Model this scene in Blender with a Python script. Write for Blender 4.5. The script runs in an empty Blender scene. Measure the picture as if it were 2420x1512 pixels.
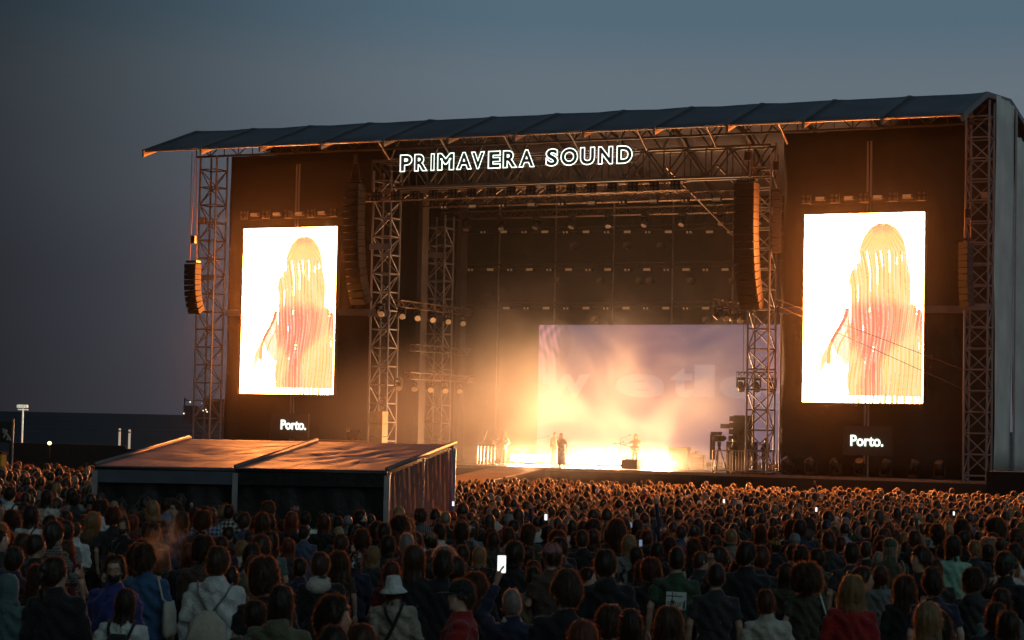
import bpy, bmesh, math, random
import numpy as np
from mathutils import Matrix, Vector
R_ = math.radians
random.seed(7); RNG = np.random.default_rng(7)
S = bpy.context.scene
COL = S.collection
# ------------------------------------------------------------------ camera
FPX, CX, CY = 4840., 1210., 756.          # focal length and centre in the 2420 px wide survey frame
YAW, PITCH, ROLL, ZC = R_(25.15), math.atan(239/4840.), R_(1.18), 4.45
ROT = Matrix.Rotation(YAW, 3, 'Z') @ Matrix.Rotation(math.pi/2+PITCH, 3, 'X') @ Matrix.Rotation(ROLL, 3, 'Z')
CAM = Vector((0, 0, ZC))
cd = bpy.data.cameras.new('camera'); cam = bpy.data.objects.new('camera', cd); COL.objects.link(cam)
cam.matrix_world = Matrix.Translation(CAM) @ ROT.to_4x4()
cd.lens = 72; cd.sensor_width = 36; cd.sensor_fit = 'HORIZONTAL'; cd.clip_start = .5; cd.clip_end = 60000
cd.dof.use_dof = True; cd.dof.focus_distance = 98; cd.dof.aperture_fstop = 6.5
S.camera = cam
# ------------------------------------------------------------------ dusk sky
W = bpy.data.worlds.new('World'); S.world = W; W.use_nodes = True
nt = W.node_tree; nt.nodes.clear(); N = nt.nodes.new; L = nt.links.new
out = N('ShaderNodeOutputWorld'); bg = N('ShaderNodeBackground'); L(bg.outputs[0], out.inputs[0])
tc = N('ShaderNodeTexCoord'); sep = N('ShaderNodeSeparateXYZ'); L(tc.outputs['Generated'], sep.inputs[0])
ramp = N('ShaderNodeValToRGB'); cr = ramp.color_ramp; cr.interpolation = 'EASE'
mr = N('ShaderNodeMapRange'); mr.inputs['From Min'].default_value = -.02; mr.inputs['From Max'].default_value = .5
L(sep.outputs[2], mr.inputs[0]); L(mr.outputs[0], ramp.inputs[0])
el = cr.elements
def _st(i, z, c):
    p = (z+.02)/.52
    e = el[i] if i < 2 else el.new(p)
    e.position = p; e.color = (*c, 1)
_st(0, 0.0, (.086, .088, .112)); _st(1, .5, (.030, .058, .082))
_st(2, .06, (.098, .108, .138)); _st(3, .127, (.125, .152, .188)); _st(4, .16, (.128, .165, .198)); _st(5, .20, (.085, .142, .190)); _st(6, .26, (.055, .102, .142))
RH0 = (math.cos(YAW), math.sin(YAW))
# lens vignette put into the sky with its gradient: azimuth falloff towards the sea
dot = N('ShaderNodeVectorMath'); dot.operation = 'DOT_PRODUCT'; L(tc.outputs['Generated'], dot.inputs[0]); dot.inputs[1].default_value = (RH0[0], RH0[1], 0)
mr2 = N('ShaderNodeMapRange'); mr2.interpolation_type = 'SMOOTHSTEP'
mr2.inputs['From Min'].default_value = -.32; mr2.inputs['From Max'].default_value = .02; mr2.inputs['To Min'].default_value = .13; mr2.inputs['To Max'].default_value = 1.0
L(dot.outputs['Value'], mr2.inputs[0])
sky = N('ShaderNodeTexSky'); sky.sky_type = 'NISHITA'; sky.sun_disc = False; sky.sun_elevation = R_(-1.5); sky.sun_rotation = R_(200); sky.air_density = 2; sky.dust_density = 3
mul = N('ShaderNodeVectorMath'); mul.operation = 'MULTIPLY'; L(ramp.outputs[0], mul.inputs[0]); L(mr2.outputs[0], mul.inputs[1])
sc_ = N('ShaderNodeVectorMath'); sc_.operation = 'SCALE'; L(sky.outputs[0], sc_.inputs[0]); sc_.inputs['Scale'].default_value = .015
add = N('ShaderNodeVectorMath'); add.operation = 'ADD'; L(mul.outputs[0], add.inputs[0]); L(sc_.outputs[0], add.inputs[1])
L(add.outputs[0], bg.inputs[0]); bg.inputs[1].default_value = 1.0
# soft fill added from behind the camera to lift crowd backs and tarpaulin
sd = bpy.data.lights.new('dusk_fill', 'SUN'); sd.energy = .20; sd.angle = R_(60); sd.color = (.82, 1.0, .92)
so = bpy.data.objects.new('dusk_fill', sd); COL.objects.link(so); so.rotation_euler = (R_(56), 0, R_(46))
V = S.view_settings; V.view_transform = 'Standard'; V.look = 'None'; V.exposure = 0; V.gamma = 1
C_ = S.cycles; C_.use_denoising = True; C_.use_adaptive_sampling = True; C_.adaptive_threshold = .035; C_.max_bounces = 5; C_.diffuse_bounces = 2; C_.glossy_bounces = 2; C_.transmission_bounces = 3; C_.transparent_max_bounces = 6; C_.volume_bounces = 1
C_.sample_clamp_indirect = 4; C_.caustics_reflective = False; C_.caustics_refractive = False; C_.volume_step_rate = 1.5; C_.volume_max_steps = 64
# ------------------------------------------------------------------ layout helpers
def ray(x, y): return ROT @ Vector(((x-CX)/FPX, -(y-CY)/FPX, -1))
def at(x, y, Z): return CAM + ray(x, y)*Z
def onY(x, y, Y): d = ray(x, y); return CAM + d*(Y/d.y)
def onX(x, y, X): d = ray(x, y); return CAM + d*(X/d.x)
def onZ(x, y, z): d = ray(x, y); return CAM + d*((z-ZC)/d.z)
RT = ROT.transposed()
def proj(p):
    v = RT @ (Vector(p)-CAM); return CX - FPX*v.x/v.z, CY + FPX*v.y/v.z, -v.z
FH = Vector((-math.sin(YAW), math.cos(YAW))); RH = Vector((math.cos(YAW), math.sin(YAW)))
GZ = [(-300, 2.0), (0, 1.75), (10, 1.60), (16, 1.48), (20, 1.38), (25, 1.25), (30, 1.10), (36, .95), (45, .75), (75, .22), (90, 0), (140, 0), (260, -7.5), (330, -11)]
def ground(x, y):
    d = x*FH.x + y*FH.y; r = x*RH.x + y*RH.y
    z = float(np.interp(d, [a for a, b in GZ], [b for a, b in GZ]))
    t = min(1, max(0, (-r-4)/9.)); t = t*t*(3-2*t)
    q = min(1, max(0, (d-22)/26.)) * min(1, max(0, (110-d)/30.))
    return z + .55*t*q
def sm(a, b, x): t = min(1, max(0, (x-a)/(b-a))); return t*t*(3-2*t)
# ------------------------------------------------------------------ materials
MC = {}
def M(name, col=(.5,.5,.5), rough=.6, metal=0., noise=0., nscale=3., bump=0., bscale=20., emis=None, sheen=0., transl=None, spec=.5, attr=None, emis_attr=None, sampling=None, sheen_tint=(1,1,1)):
    if name in MC: return MC[name]
    m = bpy.data.materials.new(name); m.use_nodes = True; MC[name] = m
    t = m.node_tree; p = t.nodes['Principled BSDF']; o = t.nodes['Material Output']
    p.inputs['Base Color'].default_value = (*col, 1); p.inputs['Roughness'].default_value = rough; p.inputs['Metallic'].default_value = metal
    p.inputs['Specular IOR Level'].default_value = spec
    if sheen: p.inputs['Sheen Weight'].default_value = sheen; p.inputs['Sheen Roughness'].default_value = .35; p.inputs['Sheen Tint'].default_value = (*sheen_tint, 1)
    src = None
    if attr:
        a = t.nodes.new('ShaderNodeAttribute'); a.attribute_name = attr; src = a.outputs['Color']
    if noise:
        c = t.nodes.new('ShaderNodeTexCoord'); n = t.nodes.new('ShaderNodeTexNoise'); n.inputs['Scale'].default_value = nscale; n.inputs['Detail'].default_value = 5
        t.links.new(c.outputs['Object'], n.inputs['Vector'])
        mx = t.nodes.new('ShaderNodeMix'); mx.data_type = 'RGBA'; mx.blend_type = 'MULTIPLY'; mx.inputs['Factor'].default_value = 1
        if src: t.links.new(src, mx.inputs[6])
        else: mx.inputs[6].default_value = (*col, 1)
        r = t.nodes.new('ShaderNodeMapRange'); r.inputs['From Min'].default_value = .3; r.inputs['From Max'].default_value = .7
        r.inputs['To Min'].default_value = 1-noise; r.inputs['To Max'].default_value = 1+noise*.6
        t.links.new(n.outputs[0], r.inputs[0]); t.links.new(r.outputs[0], mx.inputs[7]); src = mx.outputs[2]
        r2 = t.nodes.new('ShaderNodeMapRange'); r2.inputs['To Min'].default_value = max(.05, rough-.15); r2.inputs['To Max'].default_value = min(1, rough+.15)
        t.links.new(n.outputs[0], r2.inputs[0]); t.links.new(r2.outputs[0], p.inputs['Roughness'])
    if src: t.links.new(src, p.inputs['Base Color'])
    if bump:
        c = t.nodes.new('ShaderNodeTexCoord'); n = t.nodes.new('ShaderNodeTexNoise'); n.inputs['Scale'].default_value = bscale; n.inputs['Detail'].default_value = 4
        t.links.new(c.outputs['Object'], n.inputs['Vector']); b = t.nodes.new('ShaderNodeBump'); b.inputs['Strength'].default_value = bump; b.inputs['Distance'].default_value = .05
        t.links.new(n.outputs[0], b.inputs['Height']); t.links.new(b.outputs[0], p.inputs['Normal'])
    if emis:
        p.inputs['Emission Color'].default_value = (*emis[:3], 1); p.inputs['Emission Strength'].default_value = emis[3]
    if emis_attr:
        a = t.nodes.new('ShaderNodeAttribute'); a.attribute_name = emis_attr; t.links.new(a.outputs['Color'], p.inputs['Emission Color']); p.inputs['Emission Strength'].default_value = 1
    if transl:
        tr = t.nodes.new('ShaderNodeBsdfTranslucent'); tr.inputs[0].default_value = (*transl[:3], 1)
        if attr and len(transl) > 4:
            t.links.new(src, tr.inputs[0])
        mx = t.nodes.new('ShaderNodeMixShader'); mx.inputs[0].default_value = transl[3]
        t.links.new(p.outputs[0], mx.inputs[1]); t.links.new(tr.outputs[0], mx.inputs[2]); t.links.new(mx.outputs[0], o.inputs[0])
    if sampling: m.cycles.emission_sampling = sampling
    return m
STEEL = M('galvanised_steel', (.27,.26,.26), .48, .4, .25, 2.)
DSTEEL = M('dark_steel', (.06,.055,.05), .45, .5, .2, 3.)
ALU = M('aluminium', (.5,.48,.46), .35, .7, .15, 4.)
BLACK = M('black_drape', (.016,.014,.013), .85, 0, .35, .6, .5, 2.2)
BLACKP = M('black_plastic', (.012,.012,.012), .45, 0, .2, 6.)
SKIRT = M('stage_skirt_cloth', (.02,.018,.016), .8, 0, .3, 1.2)
# ------------------------------------------------------------------ mesh builder
WL = {}
def link(o, parent=None):
    COL.objects.link(o)
    if parent: o.parent = parent
    return o
def thing(name, label, cat, loc=(0,0,0), group=None, kind=None):
    o = bpy.data.objects.new(name, None); o.empty_display_size = .2; link(o); o.location = loc; WL[o] = Vector(loc)
    return tag(o, label, cat, group, kind)
def tag(o, label=None, cat=None, group=None, kind=None):
    if label: o['label'] = label
    if cat: o['category'] = cat
    if group: o['group'] = group
    if kind: o['kind'] = kind
    return o
class MB:
    def __init__(s): s.v = []; s.f = []; s.mi = []; s.col = []
    def add(s, vs, fs, mi=0, col=None):
        b = len(s.v); s.v += [tuple(v) for v in vs]; s.f += [tuple(b+i for i in f) for f in fs]; s.mi += [mi]*len(fs)
        if col is not None: s.col += [col]*len(vs)
        return s
    def box(s, c, d, rot=None, mi=0, col=None):
        x, y, z = (k/2 for k in d); vs = [Vector((a*x, b*y, e*z)) for e in (-1,1) for b in (-1,1) for a in (-1,1)]
        if rot is not None: vs = [rot @ v for v in vs]
        c = Vector(c); return s.add([v+c for v in vs], [(0,2,3,1),(4,5,7,6),(0,1,5,4),(2,6,7,3),(0,4,6,2),(1,3,7,5)], mi, col)
    def hexa(s, p, mi=0):   # 8 points: bottom 4 (ccw), top 4
        return s.add(p, [(3,2,1,0),(4,5,6,7),(0,1,5,4),(1,2,6,5),(2,3,7,6),(3,0,4,7)], mi)
    def tube(s, p0, p1, r, n=8, r1=None, mi=0, col=None, cap=True):
        p0, p1 = Vector(p0), Vector(p1); d = (p1-p0)
        if d.length < 1e-6: return s
        q = d.to_track_quat('Z', 'Y'); r1 = r if r1 is None else r1
        vs = [p0+q@Vector((math.cos(a)*r, math.sin(a)*r, 0)) for a in [2*math.pi*k/n for k in range(n)]]
        vs += [p1+q@Vector((math.cos(a)*r1, math.sin(a)*r1, 0)) for a in [2*math.pi*k/n for k in range(n)]]
        fs = [(k, (k+1)%n, n+(k+1)%n, n+k) for k in range(n)]
        if cap: fs += [tuple(range(n-1, -1, -1)), tuple(range(n, 2*n))]
        return s.add(vs, fs, mi, col)
    def path(s, pts, rs, n=8, mi=0, col=None):
        pts = [Vector(p) for p in pts]
        if not hasattr(rs, '__len__'): rs = [rs]*len(pts)
        rings = []; b = []
        for i, p in enumerate(pts):
            d = (pts[min(i+1, len(pts)-1)]-pts[max(i-1, 0)]).normalized(); q = d.to_track_quat('Z', 'Y')
            r = rs[i]; rx, ry = r if hasattr(r, '__len__') else (r, r)
            b += [p+q@Vector((math.cos(2*math.pi*k/n)*rx, math.sin(2*math.pi*k/n)*ry, 0)) for k in range(n)]
        fs = [(i*n+k, i*n+(k+1)%n, (i+1)*n+(k+1)%n, (i+1)*n+k) for i in range(len(pts)-1) for k in range(n)]
        fs += [tuple(range(n-1, -1, -1)), tuple(range((len(pts)-1)*n, len(pts)*n))]
        return s.add(b, fs, mi, col)
    def loft(s, rings, n=16, mi=0, col=None):   # rings: (cx, cy, z, rx, ry)
        b = [(cx+math.cos(2*math.pi*k/n)*rx, cy+math.sin(2*math.pi*k/n)*ry, z) for cx, cy, z, rx, ry in rings for k in range(n)]
        fs = [(i*n+k, i*n+(k+1)%n, (i+1)*n+(k+1)%n, (i+1)*n+k) for i in range(len(rings)-1) for k in range(n)]
        fs += [tuple(range(n-1, -1, -1)), tuple(range((len(rings)-1)*n, len(rings)*n))]
        return s.add(b, fs, mi, col)
    def ell(s, c, r, n=12, m=8, mi=0, col=None):
        return s.loft([(c[0], c[1], c[2]+r[2]*math.sin(a), max(.0005, r[0]*math.cos(a)), max(.0005, r[1]*math.cos(a))) for a in [(-.5+k/m)*math.pi*.999 for k in range(m+1)]], n, mi, col)
    def disc(s, c, nrm, r, n=14, mi=0, r2=None):
        q = Vector(nrm).to_track_quat('Z', 'Y'); c = Vector(c)
        return s.add([c+q@Vector((math.cos(2*math.pi*k/n)*r, math.sin(2*math.pi*k/n)*(r2 or r), 0)) for k in range(n)], [tuple(range(n))], mi)
    def mesh(s, name, mats, smooth=False, off=(0,0,0)):
        me = bpy.data.meshes.new(name); ox, oy, oz = off
        me.from_pydata([(x-ox, y-oy, z-oz) for x, y, z in s.v], [], s.f)
        for m in (mats if isinstance(mats, (list, tuple)) else [mats]): me.materials.append(m)
        if any(s.mi): me.polygons.foreach_set('material_index', s.mi)
        if smooth: me.polygons.foreach_set('use_smooth', [True]*len(me.polygons))
        if s.col:
            a = me.color_attributes.new('col', 'FLOAT_COLOR', 'POINT'); a.data.foreach_set('color', np.array([(*c, 1) for c in s.col], dtype=np.float32).ravel())
        me.update(); return me
    def build(s, name, mats, parent=None, smooth=False):
        off = WL[parent] if parent else Vector((0,0,0))
        o = bpy.data.objects.new(name, s.mesh(name, mats, smooth, off)); WL[o] = off
        return link(o, parent)
SH = {}
def shared(key, fn):
    if key not in SH: SH[key] = fn()
    return SH[key]
def place(name, me, parent, mat4):
    o = bpy.data.objects.new(name, me)
    if parent: mat4 = Matrix.Translation(-WL[parent]) @ mat4
    link(o, parent); o.matrix_local = mat4; WL[o] = mat4.translation + (WL[parent] if parent else Vector())
    return o
def strut(parent, name, p0, p1, r, mat, n=8):
    me = shared(('cyl', mat.name, n), lambda: MB().tube((0,0,0), (0,0,1), 1, n).mesh('bar', mat, True))
    p0, p1 = Vector(p0), Vector(p1); d = p1-p0
    return place(name, me, parent, Matrix.LocRotScale(p0, d.to_track_quat('Z', 'Y'), (r, r, d.length)))
def simple(name, mb, mats, label, cat, group=None, smooth=False, kind=None):
    return tag(mb.build(name, mats, None, smooth), label, cat, group, kind)
# ================================================================== the setting
GR = M('trampled_grass', (.05,.055,.03), .9, 0, .5, .35, .6, 3.)
xs = np.concatenate([np.linspace(-420, -130, 12), np.linspace(-120, 60, 91), np.linspace(75, 420, 12)]); ys = np.concatenate([np.linspace(-200, -20, 8), np.linspace(-12, 130, 72), np.linspace(140, 420, 16)])
mb = MB(); mb.add([(x, y, ground(x, y)) for y in ys for x in xs], [(j*len(xs)+i, j*len(xs)+i+1, (j+1)*len(xs)+i+1, (j+1)*len(xs)+i) for j in range(len(ys)-1) for i in range(len(xs)-1)])
tag(mb.build('ground', GR, None, True), 'trampled festival lawn under the crowd', None, None, 'structure')
SEA = M('dark_sea', (.010,.012,.018), .55, 0, .3, .004, .9, .06, spec=.15)
mb = MB(); mb.add([(-30000, -30000, -8.5), (30000, -30000, -8.5), (30000, 40000, -8.5), (-30000, 40000, -8.5)], [(0,1,2,3)])
tag(mb.build('sea', SEA), 'dark sea out to the horizon', None, None, 'structure')
YS = 93.66; SZ = 2.17
# ------------------------------------------------------------------ stage platform
stage = thing('stage_platform', 'black-skirted festival stage platform behind the packed crowd', 'stage', (-41, YS, 0))
DECK = M('stage_deck', (.05,.042,.035), .45, 0, .35, 1.5)
x0, x1 = -64, -19.3
k = 0
for i in range(18):      # deck boards run in bays along the stage
    a = x0+(x1-x0)*i/18; b = x0+(x1-x0)*(i+1)/18-.012
    MB().box(((a+b)/2, YS+7.2, SZ-.06), (b-a, 14.4, .12)).build('deck_panel', DECK, stage)
EDGE = M('deck_edge_metal', (.33,.29,.24), .35, .6, .2, 4.)
MB().box(((x0+x1)/2, YS-.03, SZ-.07), (x1-x0, .05, .13)).build('edge_trim', EDGE, stage)
for i in range(12):
    a = x0+(x1-x0)*i/12; b = x0+(x1-x0)*(i+1)/12; m_ = MB(); n = 14
    vs = []; fs = []
    for j in range(n+1):
        x = a+(b-a)*j/n; o = .05*math.sin(j*2.4+i*1.7)+.03*math.sin(j*5.1)
        vs += [(x, YS-.12+o*.4, SZ-.14), (x, YS-.16+o, .0)]
        if j: fs.append((2*j-2, 2*j-1, 2*j+1, 2*j))
    m_.add(vs, fs); m_.build('front_skirt', SKIRT, stage, True)
# ------------------------------------------------------------------ ramp down from the deck into the pit
ramp_t = thing('stage_ramp', 'brown plywood ramp sloping from the stage edge down towards the tent', 'ramp', (-43, 88, 0))
PLY = M('plywood', (.30,.16,.075), .55, 0, .3, 1.2)
ra, rb = (-44.5, -41.9), (SZ-.02, .95)
for i in range(9):
    t0, t1 = i/9, (i+1)/9-.004
    y0_, y1_ = YS-.2-15*t0, YS-.2-15*t1; z0_, z1_ = rb[0]+(rb[1]-rb[0])*t0, rb[0]+(rb[1]-rb[0])*t1
    MB().hexa([(ra[0],y1_,z1_-.05),(ra[1],y1_,z1_-.05),(ra[1],y0_,z0_-.05),(ra[0],y0_,z0_-.05),(ra[0],y1_,z1_),(ra[1],y1_,z1_),(ra[1],y0_,z0_),(ra[0],y0_,z0_)]).build('ramp_board', PLY, ramp_t)
for X in ra:
    MB().hexa([(X-.03,YS-15.2,.0),(X+.03,YS-15.2,.0),(X+.03,YS-.2,.0),(X-.03,YS-.2,.0),(X-.03,YS-15.2,rb[1]-.055),(X+.03,YS-15.2,rb[1]-.055),(X+.03,YS-.2,rb[0]-.055),(X-.03,YS-.2,rb[0]-.055)]).build('side_panel', SKIRT, ramp_t)
# ------------------------------------------------------------------ lattice towers
def tower(label, X, Y, z0, z1, w=1.05, bay=.97, group='lattice towers of the stage', mat=STEEL, hr=.036, wide=()):
    t = thing('lattice_tower', label, 'tower', (X, Y, z0), group)
    cs = [(X, Y), (X+w, Y), (X+w, Y+w), (X, Y+w)]
    for cx, cy in cs: strut(t, 'chord', (cx, cy, z0), (cx, cy, z1), .055, mat, 10)
    n = int((z1-z0)/bay)
    for i in range(n+1):
        z = z0+.15+i*bay
        if z > z1: break
        for s in range(4):
            a, b = cs[s], cs[(s+1) % 4]
            strut(t, 'rail', (*a, z), (*b, z), hr, mat)
            if z+bay < z1:
                if (i+s) % 2: a, b = b, a
                strut(t, 'brace', (*a, z), (*b, z+bay), hr*.9, mat)
    for zz in wide:
        MB().box((X+w/2, Y-.06, zz), (w+.25, .08, .3)).build('collar_beam', mat, t)
    MB().box((X+w/2, Y+w/2, z0+.03), (w+.35, w+.35, .06)).build('base_plate', DSTEEL, t)
    return t
tower('grey lattice tower at the seaward end of the stage roof', -62.95, 93.6, SZ, 18.6, wide=(11.9,))
tower('grey lattice tower between the wide-screen wing and the smoky stage, next to the yellow cabinets', -52.1, 93.6, SZ, 17.4, wide=(9.9, 13.4))
tower('dim lattice tower standing deep in the stage behind the front lamp trusses', -51.7, 99.06, SZ, 15.6, wide=(9.9, 13.4))
tower('lattice tower in front of the pink LED wall, above the railing', -31.45, 93.6, SZ, 17.6)
tower('tall lattice tower beside the pale side tarpaulin', -21.05, 93.6, .3, 19.6, wide=(10.1,))
tower('dim lattice tower hidden behind the tall speaker array', -31.6, 99.3, SZ, 10.2)
# ------------------------------------------------------------------ roof
RSTEEL = M('roof_steel', (.09,.085,.08), .5, .4, .2, 2.)
roof = thing('stage_roof', 'long dark canvas roof over the festival stage', 'roof', (-41, YS, 18))
TARP = M('dark_roof_canvas', (.155,.148,.18), .6, 0, .25, .5, .3, 1.5)
prof = [(88.76, 18.28), (93.66, 19.97), (98.9, 20.42), (102.2, 19.85), (108.5, 16.4)]
XL, XR, NB = -63.3, -20.15, 12
bx = [XL+(XR-XL)*i/NB for i in range(NB+1)]
for i in range(NB):
    for k in range(4):
        (ya, za), (yb, zb) = prof[k], prof[k+1]; vs = []; fs = []; nu, nv = 6, 4
        for v in range(nv+1):
            for u in range(nu+1):
                s_ = u/nu; t_ = v/nv; sag = -.045*math.sin(math.pi*s_)*(.4+.6*math.sin(math.pi*(.25+.5*t_))) + .012*math.sin(9*s_+5*t_+i)
                vs.append((bx[i]+.03+(bx[i+1]-bx[i]-.06)*s_, ya+(yb-ya)*t_, za+(zb-za)*t_+sag))
        m = nu+1
        fs = [(v*m+u, v*m+u+1, (v+1)*m+u+1, (v+1)*m+u) for v in range(nv) for u in range(nu)]
        o = MB().add(vs, fs).build('roof_panel', TARP, roof, True)
        sd_ = o.modifiers.new('thick', 'SOLIDIFY'); sd_.thickness = .03
ARCH = M('roof_arch_metal', (.20,.18,.17), .5, .3, .2, 2.)
for i in range(NB+1):
    e = thing
    rise = .06 if i < NB else .02
    m_ = MB()
    for k in range(4):
        (ya, za), (yb, zb) = prof[k], prof[k+1]; d = Vector((0, yb-ya, zb-za)); q = d.to_track_quat('Y', 'Z'); mid = ((bx[i]), (ya+yb)/2, (za+zb)/2-.10)
        m_.box(mid, (.14, d.length+.02, .26), q.to_matrix())
    m_.build('roof_arch', ARCH, roof)
    a = Vector((bx[i], 88.76, 18.28)); m_ = MB()        # pale gusset under each arch end
    m_.add([a+Vector((-.05,-.06,-.03)), a+Vector((-.05,-.02,-.36)), a+Vector((-.05,1.15,.06)), a+Vector((.05,-.06,-.03)), a+Vector((.05,-.02,-.36)), a+Vector((.05,1.15,.06))], [(0,1,2),(5,4,3),(0,3,4,1),(1,4,5,2),(2,5,3,0)])
    m_.build('eave_bracket', M('bracket_cream', (.34,.27,.21), .5, 0, .1), roof)
    if i < NB: strut(roof, 'eave_purlin', (bx[i], 88.82, 18.22), (bx[i+1], 88.82, 18.22), .035, ARCH)
    if i < NB:   # purlin lattice below the ridge
        for yy, zz in ((93.7, 19.35), (93.7, 18.55)):
            strut(roof, 'purlin', (bx[i], yy, zz), (bx[i+1], yy, zz), .06, DSTEEL)
        for j in range(4):
            xa = bx[i]+(bx[i+1]-bx[i])*j/4; xb = bx[i]+(bx[i+1]-bx[i])*(j+1)/4
            strut(roof, 'purlin_brace', (xa, 93.7, 18.55 if j % 2 else 19.35), (xb, 93.7, 19.35 if j % 2 else 18.55), .035, RSTEEL)
            strut(roof, 'purlin_post', (xa, 93.7, 18.55), (xa, 93.7, 19.35), .03, RSTEEL)
    if 3 <= i <= 9: strut(roof, 'eave_stay', (bx[i]+1.2, 91.9, 19.2), (bx[i]+1.35, 93.55, 17.95), .05, M('stay_pale', (.26,.2,.15), .4, .4))
# ------------------------------------------------------------------ drapes, tarps, backdrop
def drape(name, label, a, b, z0, z1, mat=BLACK, amp=.08, freq=5., seed=0, cat='drape', group=None, lean=.5):
    a, b = Vector(a), Vector(b); d = b-a; ln = d.length; d.normalize(); nrm = Vector((d.y, -d.x, 0)); nu = max(12, int(ln*5)); nv = 16; vs = []
    for v in range(nv+1):
        z = z0+(z1-z0)*v/nv
        for u in range(nu+1):
            s_ = ln*u/nu; ph = s_*freq+lean*z+seed
            o = amp*(.5*math.sin(ph)+.3*math.sin(ph*2.3+1.3*math.sin(z*.7+seed))+.35*math.sin(s_*.9+z*.35+seed)*1.2)
            vs.append(a+d*s_+nrm*o+Vector((0,0,z-a.z)))
    m = nu+1
    o = simple(name, MB().add(vs, [(v*m+u, v*m+u+1, (v+1)*m+u+1, (v+1)*m+u) for v in range(nv) for u in range(nu)]), mat, label, cat, group, True)
    s = o.modifiers.new('thick', 'SOLIDIFY'); s.thickness = .012
    return o
WING = M('black_wing_scrim', (.030,.026,.022), .75, 0, .3, .5, .6, 1.2)
drape('wing_drape', 'black wing drape behind the video screen near the sea', (-62.0, 95.2, SZ), (-52.3, 95.2, SZ), SZ, 18.7, WING, .10, 2.2, 1)
drape('wing_drape', 'black wing drape behind the video screen near the pale tarpaulin', (-30.25, 95.2, SZ), (-19.95, 95.2, SZ), SZ, 18.7, WING, .24, 2.0, 4, lean=.9)
drape('backdrop', 'black backdrop cloth closing the rear of the stage', (-64, 107.2, SZ), (-24, 107.2, SZ), SZ, 17.2, BLACK, .08, 2.5, 2)
drape('wing_drape', 'black masking drape along the inner side of the stage by the dim tower', (-53.6, 96.0, SZ), (-53.4, 107, SZ), SZ, 17.0, BLACK, .08, 2.5, 3)
drape('wing_drape', 'black masking drape behind the railing side of the stage', (-29.4, 96.0, SZ), (-29.6, 107, SZ), SZ, 17.0, BLACK, .08, 2.5, 5)
PALE = M('pale_tarpaulin', (.82,.76,.69), .55, 0, .2, .6, .25, 2.)
drape('side_tarpaulin', 'pale grey tarpaulin hanging down the open end of the stage', (-19.93, 94.74, SZ), (-19.80, 98.25, SZ), 2.6, 20.0, PALE, .10, 3.5, 6, 'tarpaulin', lean=.03)
drape('side_tarpaulin', 'narrow pale tarpaulin strip at the very edge behind the tall tower', (-19.80, 98.45, SZ), (-19.6, 106.5, SZ), 2.4, 18.6, PALE, .12, 3.5, 8, 'tarpaulin', lean=.15)
simple('gable_mullion', MB().box((-19.72, 98.35, 11), (.08, .10, 17.6)), ALU, 'thin pale pole between the two side tarpaulins', 'pole')
for i, px in enumerate((1180, 1313, 1450, 1590, 1733)):
    p = onY(px, 600, 106.2); simple('backdrop_pole', MB().tube((p.x, 106.2, SZ), (p.x, 106.2, 17.2), .055, 8), STEEL, 'slim upright pole, number %s of five from the smoky side along the backdrop' % ('one two three four five'.split()[i]), 'pole', 'poles in front of the backdrop')
for (xa, xb), lb in (((985, 1000), 'flat pale column beside the dim inner tower'), ((1078, 1093), 'flat pale column in the smoke at the rear of the wing')):
    a = onX(xa, 900, -51); b = onX(xb, 900, -51)
    simple('wing_column', MB().box((-51.0, (a.y+b.y)/2, 9.4), (.28, b.y-a.y, 14.4)), M('column_paint', (.07,.062,.055), .6, 0, .2, 1.), lb, 'column')
# horizontal wing beams at mid height
for xa, xb, lb in ((-61.9, -52.2, 'horizontal beam across the wing drape near the sea'), (-30.3, -21.1, 'horizontal beam across the wing drape near the tarpaulin')):
    simple('wing_beam', MB().box(((xa+xb)/2, 94.9, 10.06), (xb-xa, .12, .34)), STEEL, lb, 'beam')
# ------------------------------------------------------------------ trusses
def truss(name, label, p0, p1, w=.5, h=.5, mat=DSTEEL, r=.028, bay=.6, group=None, up=(0,0,1)):
    p0, p1 = Vector(p0), Vector(p1); t = thing(name, label, 'truss', p0, group); d = (p1-p0); ln = d.length; d.normalize(); u = Vector(up); s = d.cross(u).normalized()
    cs = [s*(w/2)+u*(h/2), s*(-w/2)+u*(h/2), s*(-w/2)-u*(h/2), s*(w/2)-u*(h/2)]
    for c in cs: strut(t, 'chord', p0+c, p1+c, r, mat)
    m = MB(); n = max(2, int(ln/bay))
    for f in range(4):
        a, b = cs[f], cs[(f+1) % 4]
        for i in range(n):
            q0, q1 = p0+d*(ln*i/n), p0+d*(ln*(i+1)/n)
            if i % 2: m.tube(q0+a, q1+b, r*.6, 5)
            else: m.tube(q0+b, q1+a, r*.6, 5)
            m.tube(q0+a, q0+b, r*.6, 5)
    m.build('lattice', mat, t); return t
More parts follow.
